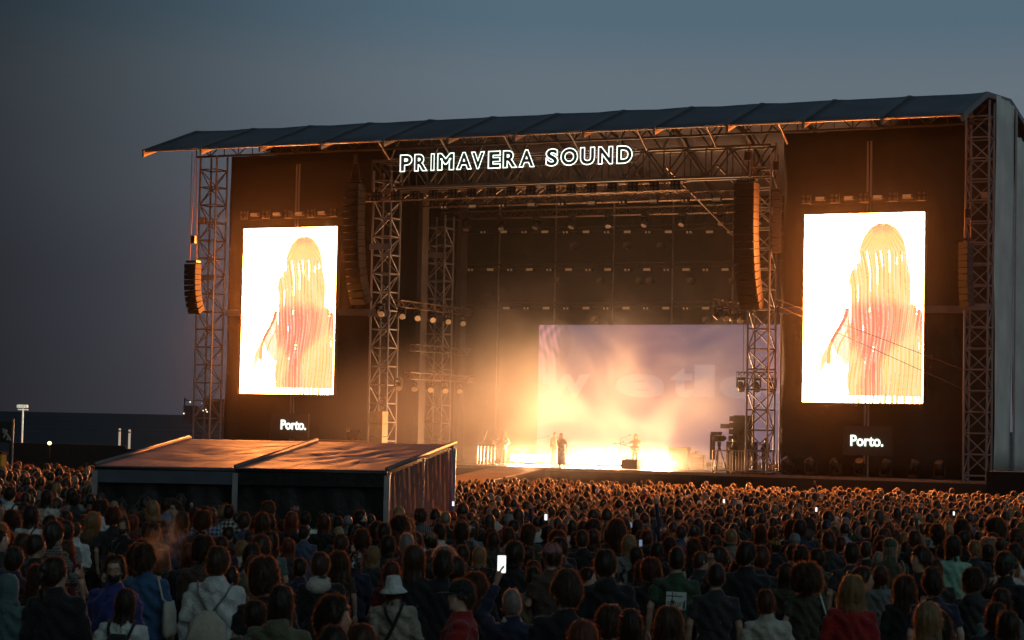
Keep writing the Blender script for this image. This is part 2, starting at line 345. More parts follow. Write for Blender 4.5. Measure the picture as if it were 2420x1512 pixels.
# main header truss between the inner towers
hd = thing('header_truss', 'deep header truss carrying the neon letter sign', 'truss', (-41.5, 94.1, 16.5))
for y_, z_ in ((93.75, 17.95), (93.75, 16.5), (94.6, 17.95), (94.6, 16.5)): strut(hd, 'chord', (-52.3, y_, z_), (-30.5, y_, z_), .075, RSTEEL, 10)
nb = 20
for i in range(nb):
    xa, xb = -52.3+21.8*i/nb, -52.3+21.8*(i+1)/nb
    for y_ in (93.75, 94.6):
        strut(hd, 'brace', (xa, y_, 16.5 if i % 2 else 17.95), (xb, y_, 17.95 if i % 2 else 16.5), .045, RSTEEL); strut(hd, 'post', (xa, y_, 16.5), (xa, y_, 17.95), .035, RSTEEL)
for i in range(9):     # V-shaped hangers up to the roof
    xa = -51.5+2.55*i
    strut(hd, 'hanger', (xa, 94.1, 17.95), (xa-.9, 93.8, 19.3), .05, RSTEEL); strut(hd, 'hanger', (xa, 94.1, 17.95), (xa+.9, 93.8, 19.3), .05, RSTEEL)
WARMS = M('warm_truss_steel', (.13,.09,.065), .4, .6, .2, 3.)
tl = [truss('lighting_truss', 'front lighting truss hung just under the neon sign', (-52.8, 93.2, 15.95), (-34.5, 93.2, 16.05), .4, .4, WARMS, group='trusses over the stage'),
      truss('lighting_truss', 'second lighting truss, deeper under the roof than the front one', (-51.5, 97.0, 16.0), (-32, 97.0, 16.0), .4, .4, WARMS, group='trusses over the stage'),
      truss('lighting_truss', 'third lighting truss in the dark under the roof', (-51.5, 100.5, 15.7), (-32, 100.5, 15.7), .4, .4, WARMS, group='trusses over the stage')]
for z_, w_ in ((15.25, 'top'), (13.2, 'middle'), (11.02, 'bottom')):
    truss('backdrop_truss', '%s of the three fixture trusses across the backdrop' % w_, (-53.2, 104.9, z_), (-30, 104.9, z_), .25, .25, DSTEEL, .02, .8, 'fixture trusses across the backdrop')
# inclined roof legs in the dark
for xa in (-36.5, -33.8): simple('raking_tube', MB().tube((xa, 95.5, 17.3), (xa+2.6, 103, 13.0), .06, 8), WARMS, 'long raking steel tube under the roof, %s the tall speaker array' % ('further from' if xa < -35 else 'closer to'), 'steel tube', 'raking tubes under the roof')
# side trusses with lamps
st = [truss('side_truss', 'upper side truss with tilted lamps by the inner tower', (-50.2, 93.0, 10.4), (-50.2, 101.5, 10.4), .34, .34, WARMS, group='side trusses with tilted lamps'),
      truss('side_truss', 'lower side truss with tilted lamps by the inner tower', (-50.0, 93.9, 6.7), (-50.0, 101.5, 6.7), .34, .34, WARMS, group='side trusses with tilted lamps'),
      truss('side_truss', 'plain side truss between the upper and lower lamp trusses', (-50.3, 95, 8.2), (-50.3, 101.5, 8.2), .34, .34, DSTEEL, group='side trusses with tilted lamps'),
      truss('side_truss', 'short truss crowded with lamps beside the tall speaker array', (-33.4, 94.6, 10.45), (-33.4, 98.8, 10.45), .34, .34, WARMS, group='side trusses with tilted lamps'),
      truss('side_truss', 'short truss with lamps hanging in front of the pink LED wall', (-32.9, 96.4, 6.95), (-30.9, 96.4, 6.95), .3, .3, DSTEEL, .022, .35, group='side trusses with tilted lamps')]
simple('truss_chain', MB().tube((-32.6, 96.4, 7.15), (-32.6, 96.4, 10.2), .014, 6).tube((-32.6, 96.4, 7.1), (-32.85, 96.4, 6.98), .02, 6).tube((-32.6, 96.4, 7.1), (-32.35, 96.4, 6.98), .02, 6).box((-32.6, 96.4, 9.9), (.22, .22, .45)), BLACKP, 'thin hoist chain holding the short truss before the LED wall', 'chain')
# ------------------------------------------------------------------ lamps: moving heads, strobes, blinders
LENS = M('warm_lamp_lens', (.50,.40,.28), .25, 0, .1, 5., emis=(1,.62,.3,.05), sampling='NONE')
LENSD = M('dim_lamp_lens', (.12,.09,.07), .3, 0, .1, 5.)
def moving_head(label, p, aim, group, lens=LENS, s=1., hang=True):
    p = Vector(p); t = thing('moving_head_lamp', label, 'stage lamp', p, group); a = Vector(aim).normalized(); u = 1 if hang else -1
    MB().box(p+Vector((0,0,-.05*u)), (.34*s, .30*s, .14*s)).build('base', BLACKP, t)
    hc = p+Vector((0,0,-.42*s*u))
    for e in (-.2, .2): MB().box(p+Vector((e*s,0,-.28*s*u)), (.05*s, .12*s, .40*s)).build('yoke_arm', BLACKP, t)
    h = MB().path([hc-a*.26*s, hc-a*.2*s, hc, hc+a*.24*s], [.08*s, .13*s, .165*s, .175*s], 14).build('head', BLACKP, t, True)
    MB().disc(hc+a*.243*s, a, .155*s, 16).build('lens', lens, h)
    return t
CAMD = Vector((.42, -.88, -.12))
up6 = [(235,668,0),(435,650,1),(580,662,1),(725,677,1),(870,690,1),(1010,707,1)]
for i, (zx, zy, w) in enumerate(up6):
    p = onX(1000*.8403+zx*.25, 700*.8403+zy*.25, -50.2); p = Vector((-50.2, p.y, 10.25))
    moving_head('tilted lamp, %s from the front tower on the upper side truss' % ('first second third fourth fifth sixth'.split()[i]), p, (.55, -.72, -.42), 'tilted lamps on the side trusses', LENS)
for i, zx in enumerate((405, 555, 710, 850, 985)):
    p = onX(1000*.8403+zx*.25, 888, -50.0)
    moving_head('tilted lamp, %s from the front tower on the lower side truss' % ('first second third fourth fifth'.split()[i]), (-50, p.y, 6.55), (.45, -.72, -.55), 'tilted lamps on the side trusses', LENS)
for i in range(4):
    moving_head('dark lamp in the cluster beside the tall speaker array, %s from the audience' % ('first second third fourth'.split()[i]), (-33.4, 94.9+i*1.15, 10.3), ((-.6, -.3, -.7), (.3, -.7, -.6), (-.7,-.5,-.3), (.2,-.8,-.5))[i], 'lamps beside the speaker array', LENSD if i % 2 else LENS)
for i in range(3):
    moving_head('lamp on the short truss before the LED wall, %s' % ('outermost', 'middle one', 'closest to the tower')[i], (-32.7+i*.8, 96.4, 6.82), (.35, -.5, -.8), 'lamps before the LED wall', LENSD)
FLOORL = [1862, 1917, 1975, 2032, 2092, 2158, 2220]
for i, px in enumerate(FLOORL):
    p = onY(px, 1110, 94.1); moving_head('dark moving lamp standing on the stage edge below the screen, %s from the railing' % ('first second third fourth fifth sixth seventh'.split()[i]), (p.x, 94.1, SZ+.02), ((-.5,-.4,.7),(-.5,-.3,.8),(-.6,-.3,.7),(.1,-.6,.7),(.4,-.2,.9),(.45,-.2,.9),(0,-.5,.8))[i], 'floor lamps under the screen near the tarpaulin', LENSD, 1.25, False)
# strobe panels and two-lens lamps on the three backdrop trusses
STROBE = M('strobe_face', (.40,.30,.20), .4, 0, .1, 4., emis=(1,.62,.3,.09), sampling='NONE')
def strobe_me():
    m = MB(); m.box((0,0,0), (.46, .18, .2)); m.box((0,-.10,0), (.40, .02, .13), None, 1); return m.mesh('strobe', [BLACKP, STROBE])
def twin_me():
    m = MB(); m.box((0,.02,0), (.42, .16, .22))
    for s in (-.1, .1): m.tube((s,-.05,0), (s,-.12,-.02), .075, 10, .07); m.disc((s,-.125,-.02), (0,-1,-.3), .062, 10, 1)
    return m.mesh('twin_lamp', [BLACKP, STROBE])
def quad_me():
    m = MB(); m.box((0,.03,0), (.46, .14, .46))
    for s in (-.11, .11):
        for q in (-.11, .11): m.tube((s,-.03,q), (s,-.08,q), .095, 10, .09); m.disc((s,-.082,q), (0,-1,0), .075, 10, 1)
    return m.mesh('quad_blinder', [BLACKP, LENSD])
def fixture(name, me, p, label, cat, group, parts=None):
    o = place(name, me, None, Matrix.Translation(p)); return tag(o, label, cat, group)
SM, TM, QM = strobe_me(), twin_me(), quad_me()
ordn = 'first second third fourth fifth sixth seventh eighth ninth tenth eleventh twelfth thirteenth fourteenth fifteenth sixteenth'.split()
for row, (py, xa, xb, n, z_) in enumerate(((548, 1095, 1727, 14, 15.1), (637, 1114, 1715, 14, 12.95), (728, 1198, 1716, 12, 10.8))):
    for i in range(n):
        px = xa+(xb-xa)*i/(n-1); p = onY(px, py, 104.6)
        fixture('strobe_panel' if i % 2 == row % 2 else 'twin_lens_lamp', SM if i % 2 == row % 2 else TM, (p.x, 104.6, p.z), '%s %s from the dim tower on the %s backdrop truss' % ('glowing strobe panel,' if i % 2 == row % 2 else 'two-lens lamp,', ordn[i], ('top','middle','bottom')[row]), 'stage lamp', 'lamps on the backdrop trusses')
for row, (py, xs_) in enumerate(((580, (1355, 1480, 1560)), (663, (1320, 1418, 1510, 1535, 1632, 1730)), (755, (1405, 1668)))):
    for i, px in enumerate(xs_):
        p = onY(px, py, 104.7); m_ = MB().tube((p.x, 104.6, p.z), (p.x, 104.9, p.z), .2, 14); m_.disc((p.x, 104.595, p.z), (.1,-1,-.1), .175, 14, 1)
        simple('round_wash_lamp', m_, [BLACKP, LENSD], 'round wash lamp, %s under the %s backdrop truss' % (ordn[i], ('top','middle','bottom')[row]), 'stage lamp', 'lamps on the backdrop trusses')
for i in range(17):
    fixture('four_lens_blinder', QM, (-52.6+i*1.10, 92.85, 15.95+.006*i), 'four-lens blinder, %s from the inner tower on the front truss' % (ordn+['seventeenth'])[i], 'stage lamp', 'blinders on the front truss')
for i in range(11):
    fixture('strobe_panel' if i % 2 else 'twin_lens_lamp', SM if i % 2 else TM, (-49.5+i*1.7, 96.7, 15.75), '%s %s from the inner tower on the second truss' % ('strobe panel,' if i % 2 else 'two-lens lamp,', ordn[i]), 'stage lamp', 'lamps on the second truss')
for i in range(9):
    moving_head('dark hanging lamp, %s along the third truss under the roof' % ordn[i], (-50+i*2.1, 100.4, 15.5), (.2*math.sin(i*2), -.5, -.8), 'lamps on the third truss', LENSD)
# floodlights on the end towers
for p, lb in (((-62.6, 93.4, 15.0), 'small square floodlight on the seaward tower'), ((-20.3, 94.3, 15.3), 'small square floodlight inside the tall tower')):
    simple('floodlight', MB().box(p, (.42, .16, .36)).box(Vector(p)+Vector((0,-.09,0)), (.36, .02, .30), None, 1), [BLACKP, M('flood_face', (.5,.3,.16), .4)], lb, 'floodlight')
# ================================================================== video screens
SCR = (1., .275, .055); SL = 160.
def _n(u, k, p=0.): return .5+.5*math.sin(u*k+p)
def screen_pic(u, v):
    """display colour of the blown-out picture (a figure with long hair seen from behind); None = plain glare"""
    w = 1-v; c0 = .66
    if w < .055: return None
    lean = u+.022*math.sin(w*6+u*3)+.007*math.sin(w*19+u*9)
    st = .36*_n(lean, 191, 2.5*math.sin(w*5))+.30*_n(lean, 113, 1.5*math.sin(w*6+2)+1)+.34*_n(lean, 317, 3*math.sin(w*4))
    fine = .5*_n(lean, 331, 4*math.sin(w*3+u*4))+.5*_n(lean, 181, 1.2+2*math.sin(w*8))
    head = .20*math.sqrt(max(0, 1-((w-.24)/.19)**2)) if w < .24 else .20
    hl = head if w < .24 else .20+.075*sm(.22, .36, w)+.010*math.sin(w*23)
    hr_ = head if w < .24 else .20+.035*sm(.22, .36, w)+.10*sm(.46, .53, w)
    l, r = c0-hl, min(.995, c0+hr_)
    yel, red, dark, pale = (1.1, .74, .24), (1.08, .27, .19), (.60, .22, .07), (1.2, .95, .66)
    mix = lambda a, b, t: tuple(x+(y-x)*t for x, y in zip(a, b))
    if l < u < r and w < .965:
        e = min(u-l, r-u)
        band = math.exp(-((w-.25)/.05)**2)
        if w < .20:
            ang = math.atan2(u-c0, max(.001, w-.03)*.9); rad = .5*_n(ang, 46)+.5*_n(ang, 91, 1.3)
            amt = (1-.75*band)*(.75+.35*rad)*min(1, .3+e/.02)
            if amt < .12: return None
            c = mix(pale, yel, min(1, amt))
            if w < .125 and abs(u-c0) < .085 and rad > .45: c = mix(c, red, .8*(1-sm(.07, .125, w)))
            if rad > .80: c = mix(c, dark, .5)
            return c
        dens = .10+.24*band+.30*(1-min(1, e/.03))-.06*sm(.44, .55, w)
        if st < dens: return None if st < dens*.55 else pale
        c = mix(pale, yel, min(1, .35+st))
        rr = sm(.40, .53, w)*(1-.35*sm(.70, .98, w)); rw = .14+.22*sm(.42, .52, w)-.26*sm(.60, .80, w)+.04*sm(.82,.95,w)
        cx_ = .60-.02*sm(.5,.8,w)
        k = max(0, 1-(abs(u-cx_)/rw)**2)*rr*(.25+1.35*st)
        k = max(k, 1.3*rr*st*sm(.88, .96, u)*(1-sm(.58, .68, w)))
        if abs(u-.615) < .004 and .70 < w < .88: return pale
        c = mix(c, red, min(1, k))
        if fine > .86: c = mix(c, dark, .55)
        elif fine < .14: c = mix(c, pale, .7)
        return c
    if w >= .965 and u > .42: return mix(pale, yel, st) if st > .45 else None
    if .50 < w < .80:
        xa = .37-.15*sm(.50, .74, w); t = abs(u-xa)
        if t < .010+.006*st: return mix(red, dark, .2) if w < .68 else mix(yel, dark, .3)
        if t < .022: return pale
        xb = xa+.06+.02*math.sin(w*12)
        if abs(u-xb) < .007: return mix(yel, dark, .2)
        if xa < u < l and w < .68+.9*(u-xa): return pale if st > .30 else (mix(pale, yel, .6) if st > .15 else None)
    if .66 < w < .86 and abs(u-(.20-.55*(w-.74))) < .035*(1-abs(w-.76)/.1): return mix(pale, yel, st)
    return None
DISP = M('screen_glare', (0,0,0), .5, emis=(*SCR, SL))
PIC = M('screen_picture', (0,0,0), .5, emis_attr='col', sampling='NONE')
def video_screen(label, X0, X1, z0, z1, Y):
    t = thing('video_screen', label, 'video screen', ((X0+X1)/2, Y, z0), 'portrait video screens beside the stage')
    MB().box(((X0+X1)/2, Y+.20, (z0+z1)/2), (X1-X0+.10, .30, z1-z0+.10)).build('cabinet', BLACKP, t)
    MB().add([(X0,Y+.03,z0),(X1,Y+.03,z0),(X1,Y+.03,z1),(X0,Y+.03,z1)], [(0,1,2,3)]).build('display', DISP, t)
    nu, nv = 230, 200; vs = []; cols = []; keep = []; fs = []; idx = {}
    for j in range(nv):
        for i in range(nu):
            c = screen_pic((i+.5)/nu, (j+.5)/nv)
            if c is None: continue
            b = len(vs)
            for a_, b_ in ((i,j),(i+1,j),(i+1,j+1),(i,j+1)): vs.append((X0+(X1-X0)*a_/nu, Y+.012, z0+(z1-z0)*b_/nv)); cols.append(c)
            fs.append((b,b+1,b+2,b+3))
    m = MB(); m.v = vs; m.f = fs; m.mi = [0]*len(fs); m.col = cols; m.build('picture', PIC, t)
    xm = X0+(X1-X0)*.515
    for dx in (-.07, .09): strut(t, 'mast', (xm+dx, Y+.55, SZ), (xm+dx, Y+.55, 18.0), .05, STEEL)
    MB().box(((X0+X1)/2, Y+.45, z1+.65), (X1-X0-.2, .25, .25)).build('bumper_bar', DSTEEL, t)
    return t
video_screen('glowing portrait video screen on the wing next to the sea', -60.05, -54.28, 5.65, 14.52, 93.6)
video_screen('glowing portrait video screen on the wing beside the pale tarpaulin', -28.70, -22.96, 5.65, 14.52, 93.6)
for side, (X0, X1, wd) in enumerate(((-60.05, -54.28, 'seaward'), (-28.70, -22.96, 'tarpaulin-side'))):
    for i in range(9):
        x = X0+.15+(X1-X0-.2)*i/8
        fixture('four_lens_blinder' if i % 2 == 0 else 'strobe_panel', QM if i % 2 == 0 else SM, (x, 93.3, 15.25), '%s %s along the top of the %s video screen' % ('four-lens blinder,' if i % 2 == 0 else 'strobe panel,', ordn[i], wd), 'stage lamp', 'lamps above the video screens')
# ------------------------------------------------------------------ lettering
def glyph(txt, offset=0., extrude=0., bevel=0., fill=True):
    cu = bpy.data.curves.new('lettering', 'FONT'); cu.body = txt; cu.size = 1; cu.offset = offset; cu.extrude = extrude; cu.resolution_u = 5
    if bevel: cu.bevel_depth = bevel; cu.bevel_resolution = 1
    if not fill: cu.fill_mode = 'NONE'
    o = bpy.data.objects.new('lettering', cu); COL.objects.link(o); dg = bpy.context.evaluated_depsgraph_get(); dg.update()
    me = bpy.data.meshes.new_from_object(o.evaluated_get(dg)); bpy.data.objects.remove(o); bpy.data.curves.remove(cu)
    a = np.array([v.co for v in me.vertices]); return me, a.min(0), a.max(0)
NEON = M('white_neon', (.9,1,.95), .4, emis=(.80, 1.0, .90, 2.1))
sign = thing('neon_letter_sign', 'white neon outlined letter sign on the header truss under the roof', 'sign', (-44.1, 93.2, 17.2))
spans = [('P',85,205),('R',225,355),('I',385,420),('M',448,612),('A',632,784),('V',774,910),('E',940,1065),('R',1085,1228),('A',1238,1395),('S',1500,1625),('O',1645,1815),('U',1835,1980),('N',2010,2155),('D',2190,2345)]
ZB, ZT = 17.24, 18.14
for ch, a, b in spans:
    X0 = onY((1100+a/3.457)*.8403, 390, 93.2).x; X1 = onY((1100+b/3.457)*.8403, 390, 93.2).x
    me, lo, hi = glyph(ch, .05, 0, .0, True)
    me2, lo, hi = glyph(ch, .05, 0, .021, False)
    sx, sz = (X1-X0)/(hi[0]-lo[0]), (ZT-ZB)/(hi[1]-lo[1])
    def put(me, name, mat, parent, dy):
        A = np.array([v.co for v in me.vertices]); 
        for v, c in zip(me.vertices, A): v.co = (X0+(c[0]-lo[0])*sx-WL[sign].x, 93.2-c[2]*.9+dy-WL[sign].y, ZB+(c[1]-lo[1])*sz-WL[sign].z)
        me.materials.clear(); me.materials.append(mat); me.update(); o = bpy.data.objects.new(name, me); WL[o] = WL[sign]; return link(o, parent)
    l_ = put(me2, 'letter_tube', NEON, sign, 0); put(me, 'letter_backing', BLACKP, l_, .05)
for z_ in (17.3, 17.6, 17.95): strut(sign, 'support_wire', (-51.2, 93.32, z_), (-37.2, 93.32, z_+.02), .012, ALU, 6)
for i in range(8): strut(sign, 'support_bar', (-50.9+i*1.93, 93.34, 17.1), (-50.9+i*1.93, 93.5, 18.1), .02, DSTEEL, 6)
PW = M('lit_white_letters', (1,1,1), .4, emis=(.86, 1, .86, 1.5))
def porto(label, xc, zc, X0, X1, zb, zt, w, h):
    t = thing('city_name_sign', label, 'sign', (xc, 93.0, zc), 'dark signs with lit city name')
    p_ = MB().box((xc, 93.08, zc), (w, .14, h)).build('panel', M('sign_panel', (.045,.04,.036), .7, 0, .2, 1.), t)
    for dx in (-w/2, w/2): MB().box((xc+dx, 93.0, zc), (.03, .03, h)).build('panel_edge', BLACKP, t)
    me, lo, hi = glyph('Porto.', .022, .02)
    A = np.array([v.co for v in me.vertices]); sx = (X1-X0)/(hi[0]-lo[0]); sz = (zt-zb)/(hi[1]-lo[1])
    for v, c in zip(me.vertices, A): v.co = (X0+(c[0]-lo[0])*sx-xc, 92.97-c[2]-93.0, zb+(c[1]-lo[1])*sz-zc)
    me.materials.clear(); me.materials.append(PW); o = bpy.data.objects.new('lettering', me); WL[o] = WL[t]; link(o, t)
porto('dark square sign reading Porto. under the tarpaulin-side video screen', -25.34, 3.88, -26.16, -24.61, 3.62, 4.14, 2.34, 1.36)
porto('dark square sign reading Porto. under the seaward video screen', -56.55, 3.95, -57.02, -55.48, 3.76, 4.28, 2.34, 1.36)
# ------------------------------------------------------------------ pink LED wall at the back of the stage
led = thing('led_wall', 'wide pink and lavender LED wall behind the band', 'led screen', (-39, 105.7, SZ))
LX0, LX1, LZ0, LZ1, LY = -47.9, -31.0, SZ+.3, 9.93, 105.66
MB().box(((LX0+LX1)/2, LY+.22, (LZ0+LZ1)/2), (LX1-LX0+.06, .3, LZ1-LZ0+.06)).build('cabinet', BLACKP, led)
nu, nv = 240, 100; m = MB(); cols = []
def ledcol(u, v):
    base = np.array((.30,.26,.36))*(1-.25*v)+np.array((.14,.03,.0))*math.exp(-((u-.36)/.14)**2-((v-.8)/.3)**2)+np.array((-.10,-.05,-.02))*math.exp(-((u-.13)/.06)**2-((v-.62)/.3)**2)
    if u < .09+.03*math.sin(v*9) and v > .55:
        s_ = max(0, .45+.3*math.sin(u*150+4*math.sin(v*9)+2*math.sin(v*23))+.25*math.sin(u*330+6*math.sin(v*6+1)))*(1-sm(.05, .10, u)); base = base*.7+np.array((.85,.42,.50))*s_*.8
    if u < .10 and .42 < v < .56 and abs(v-.42-u*1.4) < .035: base = base*.5+np.array((.8,.40,.42))*.6
    if u > .80 and v > .42:
        k = math.exp(-((u-.865-.03*math.sin(v*8))/.045)**2); s_ = .5+.5*math.sin(u*120+7*math.sin(v*6)+v*15); base = base*(1-k)+np.array((.70,.38,.46))*k*(.6+.5*s_)
    return tuple(np.clip(base, .02, 2)*np.array((.60,.50,.51)))
vs = [(LX0+(LX1-LX0)*i/nu, LY, LZ0+(LZ1-LZ0)*j/nv) for j in range(nv+1) for i in range(nu+1)]
m.v = vs; m.col = [ledcol(i/nu, j/nv) for j in range(nv+1) for i in range(nu+1)]
m.f = [(j*(nu+1)+i, j*(nu+1)+i+1, (j+1)*(nu+1)+i+1, (j+1)*(nu+1)+i) for j in range(nv) for i in range(nu)]; m.mi = [0]*len(m.f)
m.build('display', M('led_picture', (.02,.02,.02), .6, emis_attr='col', sampling='NONE'), led)
LT = M('led_letter', (.02,.02,.02), .6, emis=(.225,.188,.232,1.0), sampling='NONE')
for ch, a, b, yb, yt in (('w',1283,1395,937,885),('e',1455,1570,938,884),('t',1585,1640,938,868),('l',1640,1690,938,862),('e',1700,1800,942,888),('g',1795,1880,968,912)):
    p0 = onY(a, yb, LY-.02); p1 = onY(b, yt, LY-.02); me, lo, hi = glyph(ch, .035)
    A = np.array([v.co for v in me.vertices])
    for v, c in zip(me.vertices, A): v.co = (p0.x+(c[0]-lo[0])/(hi[0]-lo[0])*(p1.x-p0.x)+39, LY-.015-105.7, p0.z+(c[1]-lo[1])/(hi[1]-lo[1])*(p1.z-p0.z)-SZ)
    me.materials.clear(); me.materials.append(LT); o = bpy.data.objects.new('letter', me); WL[o] = WL[led]; link(o, led)
# ------------------------------------------------------------------ line arrays
BOX = M('speaker_box_paint', (.035,.028,.024), .5, 0, .2, 4.); GRILL = M('speaker_grille', (.02,.018,.016), .55, .2, .3, 40.); SIDE = M('speaker_side', (.05,.036,.03), .5, 0, .25, 3.)
def line_array(label, x, y, zt, n, w, h, d, tilt, chain, yaw=0., side=BOX):
    t = thing('line_array', label, 'speaker array', (x, y, zt), 'hanging speaker arrays'); z = zt; yy = y; ang = 0; rz = Matrix.Rotation(yaw, 3, 'Z')
    MB().box((x, y+d/2, zt+.12), (w*.9, d*.8, .10)).build('flying_frame', DSTEEL, t)
    for dx in (-w*.3, w*.3): strut(t, 'chain', (x+dx, y+d/2, zt+.15), (x+dx*.2, y+d/2, chain), .018, M('chain_red', (.12,.035,.022), .6, .2), 6)
    MB().box((x, y+d/2, min(chain, zt+1.3)), (.22, .22, .4)).build('hoist', BLACKP, t)
    hinge = Vector((0, d, 0)); pos = Vector((x, y+d, zt))
    for i in range(n):
        ang += tilt*(i/n)**1.5
        q = rz @ Matrix.Rotation(ang, 3, 'X'); c = pos + q @ Vector((0, -d/2, -h/2))
        b = MB().box(c, (w, d, h*.93), q).build('speaker_box', side, t)
        f = MB().box(c+q@Vector((0, -d/2-.012, 0)), (w*.94, .02, h*.82), q).build('grille', GRILL, b)
        pos = pos + q @ Vector((0, 0, -h))
    return t
line_array('tall curved speaker array hanging before the pink LED wall', -31.25, 92.3, 16.0, 17, 1.05, .345, .62, .075, 18.0, R_(-6), SIDE)
line_array('dark speaker array hanging beside the seaward video screen', -52.6, 92.2, 16.6, 17, 1.0, .36, .6, .07, 18.2, R_(-8))
line_array('short curved speaker array hanging outside the seaward tower', -61.6, 90.9, 12.45, 9, .75, .275, .5, .17, 18.2, R_(-4), M('speaker_brown', (.02,.017,.014), .85, 0, .2, 4., spec=.1))
line_array('slim speaker array hanging on the tall tower by the tarpaulin', -20.75, 92.5, 13.0, 10, .5, .29, .45, .05, 18.2, R_(-20), SIDE)
line_array('second slim speaker array behind the tall curved one', -30.1, 93.2, 15.6, 8, .42, .36, .45, .01, 18.0, R_(20), SIDE)
simple('chain_hoist_wire', MB().tube((-61.9, 91.2, 13.8), (-61.9, 91.2, 18.4), .02, 6), BLACKP, 'thin hoist wire outside the seaward tower', 'wire')
for (a, b), nm in ((((1835, 707), (2290, 878)), 'upper'), (((1836, 722), (2300, 930)), 'lower')):
    simple('guy_wire', MB().tube(onY(*a, 92.9), onY(*b, 93.1), .012, 5), M('wire_steel', (.10,.07,.05), .5, .3), '%s of two thin wires crossing the tarpaulin-side video screen' % nm, 'wire')
# cabinets, railing, barrier
cab = thing('speaker_cabinet_stack', 'tall stack of yellow-brown cabinets at the foot of the inner tower', 'speaker stack', (-51.3, 93.2, SZ))
p = onY(893, 965, 93.0)
for i in range(4): MB().box((p.x, 93.1, SZ+.35+i*.66), (.78, .6, .63)).build('cabinet', M('ochre_cabinet', (.40,.27,.10), .6, 0, .25, 3.), cab)
RAILM = M('railing_steel', (.50,.36,.26), .4, .5, .15, 4.)
def railing(label, a, b, n, h=1.08, group=None, z=SZ):
    a, b = Vector(a), Vector(b); t = thing('crowd_barrier', label, 'railing', a, group)
    for zz in (z+.12, z+h): strut(t, 'rail', (a.x, a.y, zz), (b.x, b.y, zz), .026, RAILM)
    for i in range(n+1):
        p = a.lerp(b, i/n); strut(t, 'bar' if 0 < i < n else 'post', (p.x, p.y, z+(.12 if 0 < i < n else 0)), (p.x, p.y, z+h), .015 if 0 < i < n else .03, RAILM)
    return t
railing('steel crowd railing along the stage edge in front of the camera crew', (-33.25, 93.95, SZ), (-30.75, 93.95, SZ), 17, group='crowd railings on the stage')
railing('short steel railing at the foot of the LED-side tower', (-30.7, 93.95, SZ), (-30.15, 94.3, SZ), 7, group='crowd railings on the stage')
p = onY(745, 1045, 94.0); q = onY(835, 1048, 94.0)
railing('steel railing seen just over the tent ridge', (p.x, 94, SZ), (q.x+1.2, 94, SZ), 20, group='crowd railings on the stage')
lad = thing('pit_step_ladder', 'short pale ladder frame standing in the pit above the heads', 'ladder', (-26.7, 84.9, .05))
for dx in (0, .14, .28, .34): strut(lad, 'rail', (-26.87+dx, 84.9, .05), (-26.87+dx, 84.9, 1.85), .022, RAILM)
for i in range(7): strut(lad, 'rung', (-26.87, 84.9, .35+i*.22), (-26.53, 84.9, .35+i*.22), .012, RAILM)
a = at(2330, 1112, 88); simple('black_equipment_box', MB().box((a.x+2.6, a.y+.7, 1.36), (5.2, 1.2, 2.72)), M('box_black', (.012,.011,.010), .8, 0, .3, 2.), 'big black equipment box at the foot of the pale tarpaulin', 'box')
# ------------------------------------------------------------------ stage gear
AMP = M('amp_tolex', (.10,.075,.05), .7, 0, .3, 6.)
def amp(label, px, pyb, Y, w, h, d=.4, legs=True):
    p = onY(px, pyb, Y); t = thing('guitar_amplifier', label, 'amplifier', (p.x, Y, SZ), 'amplifiers on stage')
    z = SZ+(.34 if legs else .03)
    if legs: MB().box((p.x, Y, SZ+.17), (w*1.02, d, .32)).build('flight_case', BLACKP, t)
    MB().box((p.x, Y, z+h/2), (w, d, h-.01)).build('cabinet', AMP, t); MB().box((p.x, Y-d/2-.01, z+h/2-.02), (w*.92, .02, h*.8)).build('grille_cloth', M('amp_cloth', (.22,.17,.11), .8, 0, .2, 30.), t)
    MB().box((p.x, Y-d/2-.015, z+h-.05), (w*.9, .02, .05)).build('control_panel', M('amp_panel', (.4,.33,.2), .4), t)
amp('tallest amplifier of the row near the railing', 1606, 1088, 98.2, 1.05, .80); amp('middle amplifier of the stepped row near the railing', 1632, 1088, 98.5, .7, .62); amp('lowest amplifier at the end of the stepped row', 1652, 1088, 98.3, .62, .42)
amp('amplifier lost in the glare beside the bass player', 1545, 1088, 99.5, .8, .9, legs=False)
amp('low monitor box on the stage edge before the bass player', 1490, 1100, 94.3, .85, .5, .4, False)
kb = thing('keyboard_stand', 'keyboard on a slatted stand beside the guitarist in the smoke', 'keyboard', (-47.0, 97, SZ)); p = onY(1147, 1094, 97.0)
for dx in (-.5, -.32, -.12, .1, .3, .5): strut(kb, 'leg', (p.x+dx, 97, SZ), (p.x+dx*.95, 97.05, SZ+.95), .035, ALU)
MB().box((p.x, 97, SZ+1.0), (1.2, .35, .1)).build('keyboard', BLACKP, kb); MB().box((p.x+.05, 97.05, SZ+1.12), (.8, .3, .08)).build('synthesizer', AMP, kb)
strut(kb, 'microphone_boom', (p.x-.2, 97, SZ+1.1), (p.x+.1, 96.9, SZ+1.75), .018, BLACKP)
def mic(label, px, Y, h, boom):
    p = onY(px, 1095, Y); t = thing('microphone_stand', label, 'microphone stand', (p.x, Y, SZ), 'microphone stands on stage')
    MB().tube((p.x, Y, SZ), (p.x, Y, SZ+.03), .14, 14).build('base', BLACKP, t); strut(t, 'pole', (p.x, Y, SZ), (p.x, Y, SZ+h), .014, BLACKP); strut(t, 'boom', (p.x, Y, SZ+h), (p.x+boom, Y-.05, SZ+h+.18), .011, BLACKP)
    MB().ell((p.x+boom*1.04, Y-.05, SZ+h+.2), (.035,.035,.05)).build('microphone', BLACKP, t)
